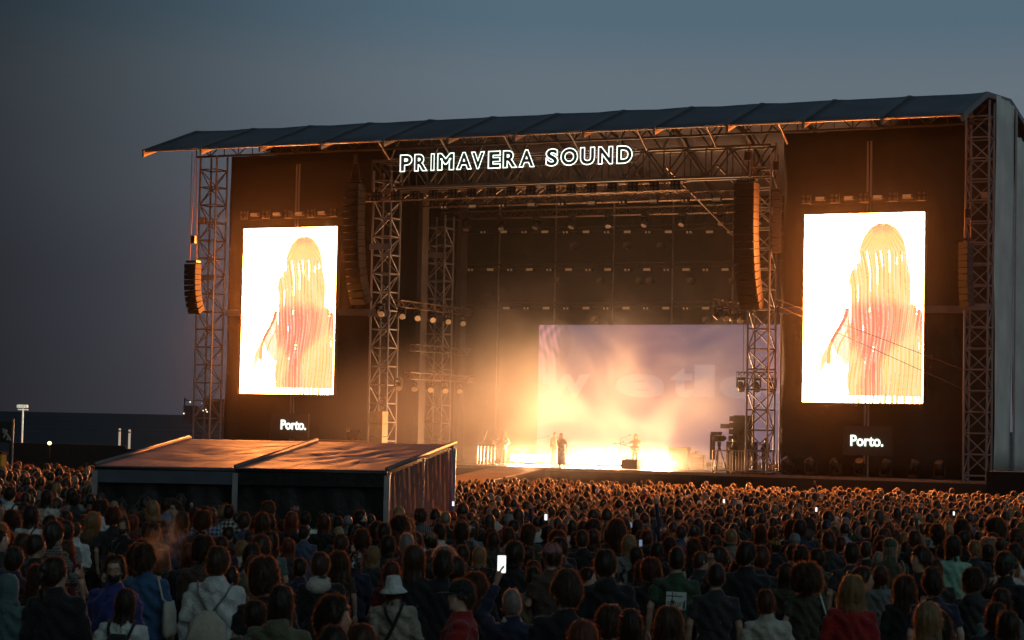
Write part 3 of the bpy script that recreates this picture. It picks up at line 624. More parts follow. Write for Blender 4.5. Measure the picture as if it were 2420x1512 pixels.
mic('microphone stand with boom left of the two women in the smoke', 1262, 96, 1.35, .75); mic('microphone stand with long boom in the bright glare', 1432, 96, 1.15, .9); mic('microphone stand close to the bass player', 1466, 97, 1.5, .5); mic('microphone stand beside the keyboard', 1168, 96.4, 1.1, .6)
# camera crew gear
con = thing('equipment_rack', 'black equipment tower with shelves behind the railing', 'equipment rack', (-32.6, 96.5, SZ)); p = onY(1752, 1000, 96.5)
MB().box((p.x+.05, 96.5, SZ+.75), (1.35, .8, 1.5)).build('case', BLACKP, con)
for i in range(4): MB().box((p.x-.0, 96.4, SZ+1.66+i*.32), (1.0-.02*i, .7, .25)).build('shelf', BLACKP, con)
MB().box((p.x, 96.78, SZ+2.15), (1.0, .06, 1.3)).build('back_panel', BLACKP, con)
for dx in (-.45, .45): strut(con, 'post', (p.x+dx, 96.6, SZ+1.5), (p.x+dx, 96.6, SZ+2.75), .03, BLACKP)
MB().box((p.x-.72, 96.3, SZ+2.25), (.5, .3, .22)).build('hood', BLACKP, con)
def film_cam(label, px, py, Y):
    p = onY(px, py, Y); t = thing('film_camera', label, 'camera', (p.x, Y, SZ)); z = p.z
    MB().box((p.x, Y, z), (.30, .62, .28)).build('body', BLACKP, t); MB().tube((p.x-.02, Y+.3, z+.02), (p.x-.02, Y+.75, z+.02), .11, 12, .13).build('lens', BLACKP, t, True); MB().box((p.x-.12, Y-.1, z+.24), (.5, .25, .16)).build('viewfinder', BLACKP, t)
    MB().tube((p.x, Y, z-.15), (p.x, Y, z-.4), .09, 10).build('head', BLACKP, t)
    for k in range(3):
        a = k*2.1+.5; strut(t, 'leg', (p.x, Y, z-.35), (p.x+.42*math.cos(a), Y+.42*math.sin(a), SZ), .035, BLACKP)
    return t
film_cam('broadcast camera on a tripod behind the railing beside the LED wall', 1700, 1036, 94.9); film_cam('broadcast camera on a tripod over the tent ridge', 845, 1030, 95)
simple('flat_monitor', MB().box((onY(1684, 1050, 95).x, 95, 3.4), (.10, .5, 1.25)), BLACKP, 'upright black panel at the end of the railing', 'panel')
# ------------------------------------------------------------------ floor lights in the smoke
FL = [(1222,100.5),(1250,98.5),(1285,100.5),(1345,99),(1385,100.5),(1425,98.5),(1462,100.5),(1535,98.3),(1568,97.5),(1585,98.6)]
for i, (px, Y) in enumerate(FL):
    p = onY(px, 1090, Y); q = Vector((p.x, Y, SZ)); t = thing('floor_floodlight', 'blazing floor floodlight in the stage smoke, %s from the keyboard' % ordn[i], 'stage lamp', q, 'floor floodlights in the smoke')
    aim = Vector((.30, -.90, .30)).normalized(); c = q+Vector((0,0,.30)); rot = aim.to_track_quat('Y', 'Z').to_matrix()
    MB().box(c, (.7, .22, .46), rot).build('housing', BLACKP, t)
    MB().add([c+rot@Vector((sx*.31, .118, sz*.19)) for sx, sz in ((-1,-1),(1,-1),(1,1),(-1,1))], [(3,2,1,0)]).build('lamp_face', M('flood_face_lit', (1,.8,.5), .4, emis=(1,.66,.30,60), sampling='NONE'), t)
    MB().box(q+Vector((0,0,.03)), (.5, .3, .05)).build('foot', BLACKP, t)
    ld = bpy.data.lights.new('flood_beam', 'AREA'); ld.shape = 'RECTANGLE'; ld.size = .62; ld.size_y = .38; ld.energy = 1300; ld.color = (1, .49, .21); ld.spread = R_(170)
    lo = bpy.data.objects.new('flood_beam', ld); link(lo, t); lo.matrix_local = Matrix.Translation(Vector((0,0,.30))+aim*.13) @ aim.to_track_quat('-Z', 'Y').to_matrix().to_4x4()
# ------------------------------------------------------------------ smoke and haze
def vol_box(name, a, b, label, build):
    c = (Vector(a)+Vector(b))/2; d = Vector(b)-Vector(a); m = bpy.data.materials.new(name); m.use_nodes = True; t = m.node_tree; t.nodes.clear()
    o_ = t.nodes.new('ShaderNodeOutputMaterial'); v = t.nodes.new('ShaderNodeVolumePrincipled'); t.links.new(v.outputs[0], o_.inputs['Volume']); build(t, v)
    me = MB().box((0,0,0), d).mesh(name, m); o = bpy.data.objects.new(name, me); link(o); o.location = c; tag(o, label, None, None, 'stuff'); return o, m
def smoke(t, v):
    v.inputs['Color'].default_value = (1, .95, .9, 1); v.inputs['Anisotropy'].default_value = .3
    N = t.nodes.new; L = t.links.new
    g = N('ShaderNodeNewGeometry'); n = N('ShaderNodeTexNoise'); n.inputs['Scale'].default_value = .26; n.inputs['Detail'].default_value = 5; n.inputs['Roughness'].default_value = .58; n.inputs['Distortion'].default_value = .9
    mp = N('ShaderNodeMapping'); mp.inputs['Scale'].default_value = (1.15, .30, .95); mp.inputs['Location'].default_value = (3.1, 0, .4); L(g.outputs['Position'], mp.inputs[0]); L(mp.outputs[0], n.inputs[0])
    r = N('ShaderNodeMapRange'); r.inputs['From Min'].default_value = .40; r.inputs['From Max'].default_value = .66; L(n.outputs[0], r.inputs[0])
    s = N('ShaderNodeSeparateXYZ'); L(g.outputs['Position'], s.inputs[0])
    h = N('ShaderNodeMapRange'); h.interpolation_type = 'SMOOTHSTEP'; h.inputs['From Min'].default_value = 12.5; h.inputs['From Max'].default_value = 2.2; L(s.outputs[2], h.inputs[0])
    hp = N('ShaderNodeMath'); hp.operation = 'POWER'; hp.inputs[1].default_value = .8; L(h.outputs[0], hp.inputs[0])
    xl = N('ShaderNodeMapRange'); xl.interpolation_type = 'SMOOTHSTEP'; xl.inputs['From Min'].default_value = -51.5; xl.inputs['From Max'].default_value = -40.5; L(s.outputs[0], xl.inputs[0])
    xr = N('ShaderNodeMapRange'); xr.interpolation_type = 'SMOOTHSTEP'; xr.inputs['From Min'].default_value = -29.8; xr.inputs['From Max'].default_value = -35.5; L(s.outputs[0], xr.inputs[0])
    m1 = N('ShaderNodeMath'); m1.operation = 'MULTIPLY'; L(hp.outputs[0], m1.inputs[0]); L(r.outputs[0], m1.inputs[1])
    m2 = N('ShaderNodeMath'); m2.operation = 'MULTIPLY'; L(xl.outputs[0], m2.inputs[0]); L(xr.outputs[0], m2.inputs[1])
    m3 = N('ShaderNodeMath'); m3.operation = 'MULTIPLY'
    def zr(a_, b_, ta, tb):
        q = N('ShaderNodeMapRange'); q.interpolation_type = 'SMOOTHSTEP'; q.inputs['From Min'].default_value = a_; q.inputs['From Max'].default_value = b_; q.inputs['To Min'].default_value = ta; q.inputs['To Max'].default_value = tb; L(s.outputs[2], q.inputs[0]); return q
    za, zb_ = zr(2.15, 3.7, .60, 0), zr(3.4, 7.5, .09, 1.0)
    lowz = N('ShaderNodeMath'); lowz.operation = 'ADD'; L(za.outputs[0], lowz.inputs[0]); L(zb_.outputs[0], lowz.inputs[1])
    mz = N('ShaderNodeMath'); mz.operation = 'MULTIPLY'; L(m1.outputs[0], mz.inputs[0]); L(lowz.outputs[0], mz.inputs[1])
    L(mz.outputs[0], m3.inputs[0]); L(m2.outputs[0], m3.inputs[1])
    m4 = N('ShaderNodeMath'); m4.operation = 'MULTIPLY'; L(m3.outputs[0], m4.inputs[0]); m4.inputs[1].default_value = .095
    m5 = N('ShaderNodeMath'); m5.operation = 'ADD'; L(m4.outputs[0], m5.inputs[0]); m5.inputs[1].default_value = .0002
    L(m5.outputs[0], v.inputs['Density'])
so_, sm_ = vol_box('stage_smoke', (-53, 94.2, SZ+.05), (-29.5, 105.5, 14.5), 'warm backlit smoke rolling over the stage floor', smoke)
sm_.cycles.volume_step_rate = 1.0 if hasattr(sm_.cycles, 'volume_step_rate') else 1
def hz(t, v):
    v.inputs['Color'].default_value = (1, .95, .9, 1); v.inputs['Density'].default_value = .0017; v.inputs['Anisotropy'].default_value = .3
ho, hm = vol_box('smoke_haze', (-75, 90.2, -1), (-8, 112, 24), 'thin smoky haze hanging around the stage', hz)
def drift(t, v):
    v.inputs['Color'].default_value = (1, .95, .9, 1); v.inputs['Anisotropy'].default_value = .2; N = t.nodes.new; L = t.links.new
    tc = N('ShaderNodeTexCoord'); mp = N('ShaderNodeMapping'); mp.inputs['Scale'].default_value = (1/14, 1/8.5, 1/5.); L(tc.outputs['Object'], mp.inputs[0]); g = N('ShaderNodeVectorMath'); g.operation = 'LENGTH'; L(mp.outputs[0], g.inputs[0])
    f = N('ShaderNodeMapRange'); f.interpolation_type = 'SMOOTHERSTEP'; f.inputs['From Min'].default_value = 1; f.inputs['From Max'].default_value = .0; f.inputs['To Max'].default_value = .022; L(g.outputs['Value'], f.inputs[0]); L(f.outputs[0], v.inputs['Density'])
vol_box('drifting_smoke', (-55, 78.0, -.5), (-27, 93.4, 9.5), 'faint golden smoke drifting over the front rows', drift)
# ================================================================== tent in the crowd
def gp(p): return Vector((p.x, p.y, ground(p.x, p.y)))
tFL, tFM, tFR = at(226,1100,42.5), at(557,1106,42.0), at(915,1112,41.5); tBL, tBM, tBR = at(445,1037,51), at(745,1043,50.5), at(1073,1050,50)
tent = thing('marquee_tent', 'low control tent with reddish lit roof standing in the crowd', 'tent', gp(tFM))
TROOF = M('tent_roof_vinyl', (.44,.20,.18), .52, 0, .28, 1.2, .2, 7., spec=.7)
TFR = M('tent_frame', (.34,.34,.34), .4, .5, .15, 4.); TBLK = M('tent_black_sheet', (.016,.015,.014), .55, 0, .3, 2., .5, 6.)
for bi, (a, b, c, d) in enumerate(((tFL, tFM, tBM, tBL), (tFM, tFR, tBR, tBM))):
    nu, nv = 60, 64; vs = []
    for v in range(nv+1):
        for u in range(nu+1):
            s_, t_ = u/nu, v/nv; p = a.lerp(b, s_).lerp(d.lerp(c, s_), t_)
            edge = math.sin(math.pi*s_)*math.sin(math.pi*min(1, t_*1.0))
            w = -.05*edge + .012*math.sin(t_*19+bi)*edge + (.016*math.sin((s_*7+t_*9)*2.1+2*math.sin(s_*5+bi*2))+.013*math.sin(s_*26-t_*17+3*math.sin(t_*6)))*(edge*1.25 if bi else edge*.6)
            w += sum(-.016*math.exp(-((t_-c_-.012*math.sin(s_*9+bi))/.012)**2) for c_ in (.26, .52, .77))+sum(-.012*math.exp(-((s_-c_-.03*t_)/.008)**2) for c_ in (.33, .66))
            vs.append(p+Vector((0,0,w)))
    m = nu+1; o = MB().add(vs, [(v*m+u, v*m+u+1, (v+1)*m+u+1, (v+1)*m+u) for v in range(nv) for u in range(nu)]).build('roof_panel', TROOF, tent, True)
    s = o.modifiers.new('thick', 'SOLIDIFY'); s.thickness = .015
def beam(a, b, r, name, mat=TFR): MB().tube(a, b, r, 8).build(name, mat, tent, True)
dz = Vector((0,0,-.05))
for a, b in ((tFL, tBL), (tFM, tBM), (tFR, tBR)): beam(a+Vector((0,0,.03)), b+(b-a)*.02+Vector((0,0,.03)), .05, 'roof_beam', M('tent_beam', (.22,.17,.16), .4, .3))
for a, b in ((tFL, tFM), (tFM, tFR), (tBL, tBM), (tBM, tBR)): beam(a+dz, b+dz, .04, 'eave_beam', DSTEEL)
for p in (tFL, tFM, tFR, tBL, tBM, tBR):
    MB().box((p.x, p.y, (p.z+ground(p.x, p.y))/2-.05), (.11, .11, p.z-ground(p.x, p.y)-.1), Matrix.Rotation(YAW, 3, 'Z')).build('post', TFR, tent)
q = Vector((0,0,-.34))
for a, b, mt in ((tFL, tFM, M('tent_valance', (.10,.12,.15), .5, 0, .2, 2.)), (tFM, tFR, TBLK)):
    MB().hexa([a+q+Vector((0,-.02,0)), b+q+Vector((0,-.02,0)), b+q, a+q, a+dz*.2+Vector((0,-.03,0)), b+dz*.2+Vector((0,-.03,0)), b+dz*.2, a+dz*.2]).build('valance', mt, tent)
def sheet(a, b, top, name, mat, amp=.05, fr=7., zb=0.03, z2=None):
    ln = (b-a).length; d = (b-a).normalized(); n = Vector((d.y, -d.x, 0)); nu = int(ln*14); nv = 8; vs = []
    for v in range(nv+1):
        for u in range(nu+1):
            p = a.lerp(b, u/nu); z1 = p.z+top if z2 is None else z2(p); z0 = ground(p.x, p.y)+zb if not callable(zb) else zb(p)
            o_ = amp*(math.sin(u/nu*ln*fr+.6*v)+.5*math.sin(u/nu*ln*fr*2.7+v*.9))*(.5+.5*(1-v/nv))
            vs.append(Vector((p.x, p.y, z0+(z1-z0)*v/nv))+n*o_)
    m = nu+1; return MB().add(vs, [(v*m+u, v*m+u+1, (v+1)*m+u+1, (v+1)*m+u) for v in range(nv) for u in range(nu)]).build(name, mat, tent, True)
off = (tBM-tFM).normalized()*.15
sheet(tFL+off, tFM+off, -.12, 'wall_sheet', TBLK, .06, 5); sheet(tFM+off, tFR+off, -.12, 'wall_sheet', TBLK, .05, 5)
PINK = M('curtain_reddish', (.34,.21,.17), .7, 0, .2, 3., transl=(.42,.22,.15,.35))
tM2 = tFR.lerp(tBR, .5)
for a, b in ((tFR.lerp(tBR, .04), tFR.lerp(tBR, .49)), (tFR.lerp(tBR, .51), tFR.lerp(tBR, .92))):
    sheet(a, b, -.10, 'side_curtain', PINK, .05, 11, zb=lambda p: ground(p.x, p.y)+1.05)
    sheet(a, b, 0, 'side_lower_sheet', TBLK, .04, 8, z2=lambda p: ground(p.x, p.y)+1.06)
sheet(tFR.lerp(tBR, .925), tFR.lerp(tBR, .985), -.1, 'side_curtain', M('curtain_violet', (.10,.06,.28), .6, transl=(.16,.08,.5,.4)), .03, 15, zb=lambda p: ground(p.x, p.y)+1.05)
for t_ in (.03, .5, .98): p = tFR.lerp(tBR, t_); MB().tube((p.x, p.y, ground(p.x, p.y)), p+dz, .03, 8).build('post', ALU, tent)
# ================================================================== things beyond the crowd on the seaward side
hA, hB, hC = at(22,1045,70), at(296,1053,70), at(420,1062,70)
hoard = thing('site_hoarding', 'long dark hoarding wall between crowd and sea', 'hoarding', gp(hA)); HM = M('hoarding_paint', (.030,.018,.014), .8, 0, .3, 1.)
for a, b, dzz in ((hA, hB, 0), (hB, hC, -.1)):
    n = 6 if dzz == 0 else 3
    for i in range(n):
        p, r = a.lerp(b, i/n), a.lerp(b, (i+1)/n-.004); MB().hexa([Vector((p.x,p.y,.2)), Vector((r.x,r.y,.2)), Vector((r.x,r.y+.08,.2)), Vector((p.x,p.y+.08,.2)), Vector((p.x,p.y,a.z+(b.z-a.z)*i/n+dzz)), Vector((r.x,r.y,a.z+(b.z-a.z)*(i+1)/n+dzz)), Vector((r.x,r.y+.08,a.z+(b.z-a.z)*(i+1)/n+dzz)), Vector((p.x,p.y+.08,a.z+(b.z-a.z)*i/n+dzz))]).build('hoarding_panel', HM, hoard)
WHITE = M('lit_white_paint', (.8,.8,.72), .5, 0, .1, 3.)
p = at(52, 1047, 88); tp = at(57, 960, 88); ms = thing('floodlight_mast', 'white floodlight mast rising over the dark hoarding', 'light mast', (p.x, p.y, ground(p.x, p.y)))
GLOW = M('mast_glow', (.8,.8,.7), .5, emis=(.9,.9,.72,.42))  # glow put into the mast paint; pole and crossbar are no lamps
MB().tube((p.x, p.y, ground(p.x, p.y)), (p.x, p.y, tp.z-.1), .032, 10).build('pole', GLOW, ms, True)
for i in range(4): MB().box((p.x-.21+i*.14, p.y-.05, tp.z+.0), (.12, .10, .12), Matrix.Rotation(.3, 3, 'X')).build('flood_head', GLOW, ms)
MB().box((p.x, p.y, tp.z-.14), (.52, .06, .05)).build('crossbar', GLOW, ms)
for i, (px, ya, yb) in enumerate(((282, 1012, 1052), (305, 1015, 1058))):
    a = at(px, yb, 74); b = at(px, ya, 74); t = thing('white_post', ('white lit post near the tent, seaward of the pair', 'white lit post closest to the tent roof')[i], 'post', (a.x, a.y, ground(a.x, a.y)))
    MB().tube((a.x, a.y, ground(a.x, a.y)), (a.x, a.y, b.z), .04, 12).build('shaft', M('post_glow', (.75,.72,.6), .5, emis=(.9,.85,.65,.30)), t, True); MB().tube((a.x, a.y, b.z-.12), (a.x, a.y, b.z-.07), .047, 12).build('band', DSTEEL, t)  # shaft glow is put into the paint in place of light falling on it
p = at(117, 1047, 68.5); lp = thing('yellow_site_lamp', 'small bright yellow lamp on top of the dark hoarding', 'lamp', (p.x, p.y, p.z-.5))
MB().tube((p.x, p.y, p.z-.5), (p.x, p.y, p.z-.12), .03, 8).build('bracket', DSTEEL, lp); MB().ell(p, (.065,.065,.06)).build('bulb', M('bulb_yellow', (1,.9,.5), .3, emis=(1,.72,.16,5)), lp, True)
p = at(-30, 995, 66); q = at(27, 1046, 66); fl = thing('hanging_banner', 'dark banner with a pale running figure mark at the frame edge', 'banner', (q.x, q.y, ground(q.x, q.y)))
MB().hexa([Vector((p.x,p.y,q.z)), Vector((q.x,q.y,q.z)), Vector((q.x,q.y+.04,q.z)), Vector((p.x,p.y+.04,q.z)), Vector((p.x,p.y,p.z)), Vector((q.x,q.y,p.z)), Vector((q.x,q.y+.04,p.z)), Vector((p.x,p.y+.04,p.z))]).build('cloth', M('banner_green', (.018,.024,.014), .8, 0, .2, 2.), fl)
strut(fl, 'pole', (q.x+.05, q.y, ground(q.x, q.y)), (q.x+.05, q.y, p.z+.1), .03, TFR)
m_ = MB()
for a, b in (((6,1013),(13,1022)),((13,1022),(20,1031)),((20,1031),(25,1041)),((13,1022),(9,1034)),((6,1021),(13,1022)),((13,1014),(16,1021)),((20,1031),(17,1040))):
    m_.tube(at(a[0],a[1],65.9), at(b[0],b[1],65.9), .035, 6)
m_.build('running_mark', M('banner_mark', (.30,.30,.27), .8), fl)
p = at(-60, 1072, 62); q = at(13, 1106, 62); vn = thing('yellow_kiosk', 'yellow lit kiosk half cut off at the frame edge', 'kiosk', gp(q)); YK = M('kiosk_yellow', (.22,.16,.02), .7, 0, .2, 2., emis=(.5,.36,.06,.03))
MB().box(((p.x+q.x)/2, (p.y+q.y)/2+.12, (p.z+ground(q.x,q.y))/2), (abs(q.x-p.x), .24, p.z-ground(q.x,q.y))).build('body', YK, vn); MB().box(((p.x+q.x)/2, (p.y+q.y)/2+.12, p.z+.04), (abs(q.x-p.x)+.06, .34, .07)).build('roof', BLACK, vn); MB().box((q.x-.4, q.y-.02, p.z-.55), (.55, .03, .5)).build('hatch', DSTEEL, vn)
# ship
ship = thing('cargo_ship', 'dim cargo ship on the sea behind the seaward tower', 'ship', at(470, 985, 1000)); SP = M('ship_paint', (.05,.045,.055), .7, 0, .2, .1)
def shp(x, y): return at(x, y, 1000)
m_ = MB(); a = [(433,958),(434,985),(441,1000),(560,1003),(560,972),(470,970),(462,958)]; fr = [shp(*k) for k in a]; bk = [k+Vector((FH.x*9, FH.y*9, 0)) for k in fr]; n = len(a)
m_.add(fr+bk, [tuple(range(n-1,-1,-1)), tuple(range(n, 2*n))]+[(i, (i+1)%n, n+(i+1)%n, n+i) for i in range(n)]).build('hull', SP, ship)
c = shp(498, 958); MB().box(c+Vector((0,4,0)), (9, 6, 6.5)).build('bridge', SP, ship); strut(ship, 'mast', shp(436,958), shp(437,940), .35, SP); strut(ship, 'crane', shp(437,944), shp(462,952), .25, SP)
for x_, y_ in ((435,977),(479,954),(485,962),(481,970),(487,968),(490,973),(450,950)): MB().ell(shp(x_, y_)-Vector((FH.x*.8, FH.y*.8, 0)), (.33,.33,.33), 8, 6).build('deck_light', M('ship_lamp', (1,.9,.7), .4, emis=(1,.85,.6,2.0), sampling='NONE'), ship)
# ================================================================== people
def remesh(mb, voxel, smooth=3):
    me = mb.mesh('tmp', []); o = bpy.data.objects.new('tmp', me); COL.objects.link(o)
    r = o.modifiers.new('r', 'REMESH'); r.mode = 'VOXEL'; r.voxel_size = voxel; r.use_smooth_shade = True
    if smooth: s = o.modifiers.new('s', 'SMOOTH'); s.factor = .5; s.iterations = smooth
    dg = bpy.context.evaluated_depsgraph_get(); dg.update(); n = bpy.data.meshes.new_from_object(o.evaluated_get(dg))
    bpy.data.objects.remove(o); bpy.data.meshes.remove(me)
    return n
def join(meshes, name):
    bm = bmesh.new()
    for m in meshes: bm.from_mesh(m)
    me = bpy.data.meshes.new(name); bm.to_mesh(me); bm.free(); me.polygons.foreach_set('use_smooth', [True]*len(me.polygons)); return me
HC = Vector((0, .012, 1.632))     # head centre
def head_mb(mb, yaw, tilt=0.):
    m = MB()
    m.loft([(0,.030,-.118,.020,.022),(0,.028,-.112,.040,.045),(0,.022,-.095,.052,.064),(0,.012,-.06,.062,.082),(0,.004,-.02,.070,.093),(0,0,.02,.074,.098),(0,-.004,.06,.071,.093),(0,-.006,.09,.054,.072),(0,-.006,.108,.034,.047),(0,-.006,.117,.012,.016)], 20)
    m.path([(0,.088,.018),(0,.104,-.012),(0,.112,-.028),(0,.098,-.036)], [.008,.012,.014,.008], 8)          # nose
    for s in (-1,1):
        m.ell((s*.076,-.008,-.008), (.010,.022,.032), 8, 6)                                                # ears
        m.ell((s*.030,.083,.026), (.022,.014,.008), 8, 6)                                                  # brows
        m.ell((s*.040,.066,-.03), (.022,.020,.018), 8, 6)                                                  # cheeks
    m.ell((0,.088,-.066), (.022,.012,.006), 8, 6); m.ell((0,.085,-.078), (.018,.012,.007), 8, 6); m.ell((0,.075,-.105), (.022,.02,.014), 8, 6)
    q = Matrix.Rotation(yaw, 3, 'Z') @ Matrix.Rotation(tilt, 3, 'X')
    m.v = [tuple(HC+q@Vector(v)) for v in m.v]; b = len(mb.v)
    mb.v += m.v; mb.f += [tuple(b+i for i in f) for f in m.f]; mb.mi += m.mi
ARMS = {  # shoulder, elbow, wrist per side (x sign applied)
 'down': [((.180,0,1.395),(.245,-.02,1.15),(.255,.06,.91))]*2,
 'fold': [((.180,0,1.395),(.235,.05,1.14),(.06,.24,1.17))]*2,
 'phone': [((.180,0,1.40),(.27,.18,1.52),(.15,.24,1.80)), ((.180,0,1.395),(.235,.05,1.14),(.06,.24,1.17))],
 'mouth': [((.180,0,1.395),(.235,.05,1.14),(.06,.24,1.17)), ((.180,0,1.395),(.24,.16,1.22),(.07,.20,1.47))],
 'wave': [((.180,0,1.395),(.245,-.02,1.15),(.255,.06,.91)), ((.180,0,1.395),(.27,-.02,1.16),(.22,-.10,1.42))],
 'guitar': [((.180,0,1.395),(.30,.0,1.17),(.14,.20,1.05)), ((.180,0,1.395),(.33,.02,1.20),(.48,.22,1.22))],
 'sing': [((.180,0,1.395),(.27,.04,1.15),(.25,.12,.92)), ((.180,0,1.395),(.24,.14,1.20),(.06,.20,1.47))]}
def hand(pos, d, palm, s):
    """open relaxed hand: palm, four unequal bent fingers and a thumb on the side"""
    m = MB(); d = Vector(d).normalized(); n = Vector(palm); n = (n-d*n.dot(d)).normalized(); w = d.cross(n)*s; p = Vector(pos)
    P = lambda a, b, c: p+d*a+w*b+n*c
    m.path([P(-.02,0,0),P(.03,0,0),P(.075,0,.002),P(.095,0,.004)], [(.022,.026),(.016,.036),(.014,.040),(.011,.036)] if False else [.024,.03,.034,.026], 10)
    for k, (b, ln) in enumerate(((-.030,.066),(-.010,.078),(.011,.074),(.030,.058))):
        m.path([P(.07,b,0),P(.09+ln*.35,b*1.12,.004),P(.09+ln*.75,b*1.18,.014),P(.09+ln,b*1.2,.028)], [.0095,.009,.0082,.006], 7)
    m.path([P(.015,-.026,.004),P(.045,-.056,.012),P(.075,-.066,.02),P(.092,-.068,.026)], [.014,.0115,.010,.007], 7)
    return remesh(m, .006, 1)
def limb(mb, pts, rs, n=12): mb.path(pts, rs, n)
def arms_pts(pose, s): a = ARMS[pose][0 if s < 0 else 1]; return [Vector((s*q[0], q[1], q[2])) for q in a]
BODY = {}
def body_mesh(pose, yaw):
    k = (pose, round(yaw, 2))
    if k in BODY: return BODY[k]
    m = MB(); head_mb(m, yaw)
    m.loft([(0,-.004,1.30,.09,.07),(0,-.004,1.44,.085,.072),(0,0,1.475,.062,.062),(0,.004,1.51,.055,.058),(0,.006,1.56,.052,.056)], 16)
    m.loft([(0,0,.80,.15,.10),(0,0,.92,.17,.115),(0,0,1.06,.14,.10),(0,0,1.22,.158,.112),(0,0,1.34,.162,.104),(0,0,1.41,.135,.085),(0,0,1.445,.08,.06)], 20)
    hs = []
    for s in (-1, 1):
        sh, el_, wr = arms_pts(pose, s)
        limb(m, [Vector((s*.12,0,1.40)), sh, sh.lerp(el_, .5), el_, el_.lerp(wr, .4), wr], [.048,.045,.043,.040,.038,.027])
        dd = (wr-el_).normalized(); hs.append(hand(wr+dd*.01, dd if pose not in ('phone','wave','mouth') or (s < 0) != (pose == 'phone') else (dd+Vector((0,.0,.35))).normalized(), (-s*.9,.2,.1) if pose == 'down' or s < 0 else (0,.6,.2) if pose != 'wave' else (0,-1,0), s))
        hip = Vector((s*.09,0,.86)); kn = Vector((s*.10,.015,.48)); an = Vector((s*.105,-.02,.09))
        limb(m, [hip+Vector((0,0,.05)), hip.lerp(kn,.4), kn, kn.lerp(an,.4), an], [.088,.078,.055,.052,.036])
        m.path([Vector((s*.108,-.07,.035)), Vector((s*.11,0,.05)), Vector((s*.115,.10,.035)), Vector((s*.118,.18,.025))], [.035,.045,.04,.025], 10)
    b = remesh(m, .014, 2); BODY[k] = join([b]+hs, 'person_body'); return BODY[k]
TOPS = {}
def top_mesh(pose, kind):
    k = (pose, kind)
    if k in TOPS: return TOPS[k]
    m = MB(); e = {'tee': .012, 'jacket': .028, 'hoodie': .034, 'coat': .034, 'dress': .014}[kind]
    hem = {'tee': .84, 'jacket': .80, 'hoodie': .80, 'coat': .52, 'dress': .42}[kind]; hw = .02 if kind != 'dress' else .12
    m.loft([(0,0,hem,.168+e+hw,.118+e+hw),(0,0,(hem+1.06)/2,.166+e,.114+e),(0,0,1.06,.150+e,.108+e),(0,0,1.22,.164+e,.116+e),(0,-.004,1.34,.178+e,.114+e),(0,-.008,1.41,.148+e,.094+e),(0,-.006,1.45,.108+e,.078+e*.7),(0,-.004,1.478,.078+e*.6,.066+e*.5),(0,0,1.50+e*.4,.062+e*.3,.060+e*.3)], 24)
    for s in (-1, 1):
        sh, el_, wr = arms_pts(pose, s); sh = sh+Vector((0,0,-.008))
        if kind in ('tee', 'dress'): limb(m, [Vector((s*.09,0,1.40)), sh, sh.lerp(el_,.5), sh.lerp(el_,.72)], [.056,.060,.060,.064])
        else: limb(m, [Vector((s*.09,0,1.40)), sh, sh.lerp(el_,.5), el_, el_.lerp(wr,.5), el_.lerp(wr,.93)], [.056+e*.3,.058+e*.4,.056+e*.6,.052+e*.6,.046+e*.5,.036+e*.4])
    if kind == 'hoodie': m.ell((0,-.095,1.435), (.115,.06,.085), 14, 8); m.ell((0,-.04,1.49), (.10,.085,.04), 14, 8)
    if kind in ('jacket', 'coat'): m.loft([(0,-.01,1.45,.088,.08),(0,-.012,1.50,.078,.078),(0,-.014,1.525,.074,.076)], 16)
    t = remesh(m, .016, 2); t.polygons.foreach_set('use_smooth', [True]*len(t.polygons))
    # cloth folds
    co = np.empty(len(t.vertices)*3); t.vertices.foreach_get('co', co); co = co.reshape(-1,3); no = np.empty(len(t.vertices)*3); t.vertices.foreach_get('normal', no); no = no.reshape(-1,3)
    f = .010*np.sin(co[:,2]*34+7*np.sin(co[:,0]*9)+co[:,1]*11)*(co[:,2] < 1.4)+.008*np.sin(co[:,0]*31+co[:,2]*17+2*np.sin(co[:,2]*23))
    co += no*f[:,None]; t.vertices.foreach_set('co', co.ravel()); t.update(); TOPS[k] = t; return t
def legs_me():
    m = MB(); m.loft([(0,0,.78,.155,.115),(0,0,.86,.178,.128),(0,0,1.0,.165,.122),(0,0,1.03,.158,.118)], 18)
    for s in (-1,1): limb(m, [Vector((s*.085,0,.88)), Vector((s*.092,.005,.70)), Vector((s*.10,.012,.48)), Vector((s*.105,-.005,.28)), Vector((s*.108,-.015,.10))], [.10,.092,.075,.066,.06])
    t = remesh(m, .02, 2); t.polygons.foreach_set('use_smooth', [True]*len(t.polygons)); return t
HAIRS = {}
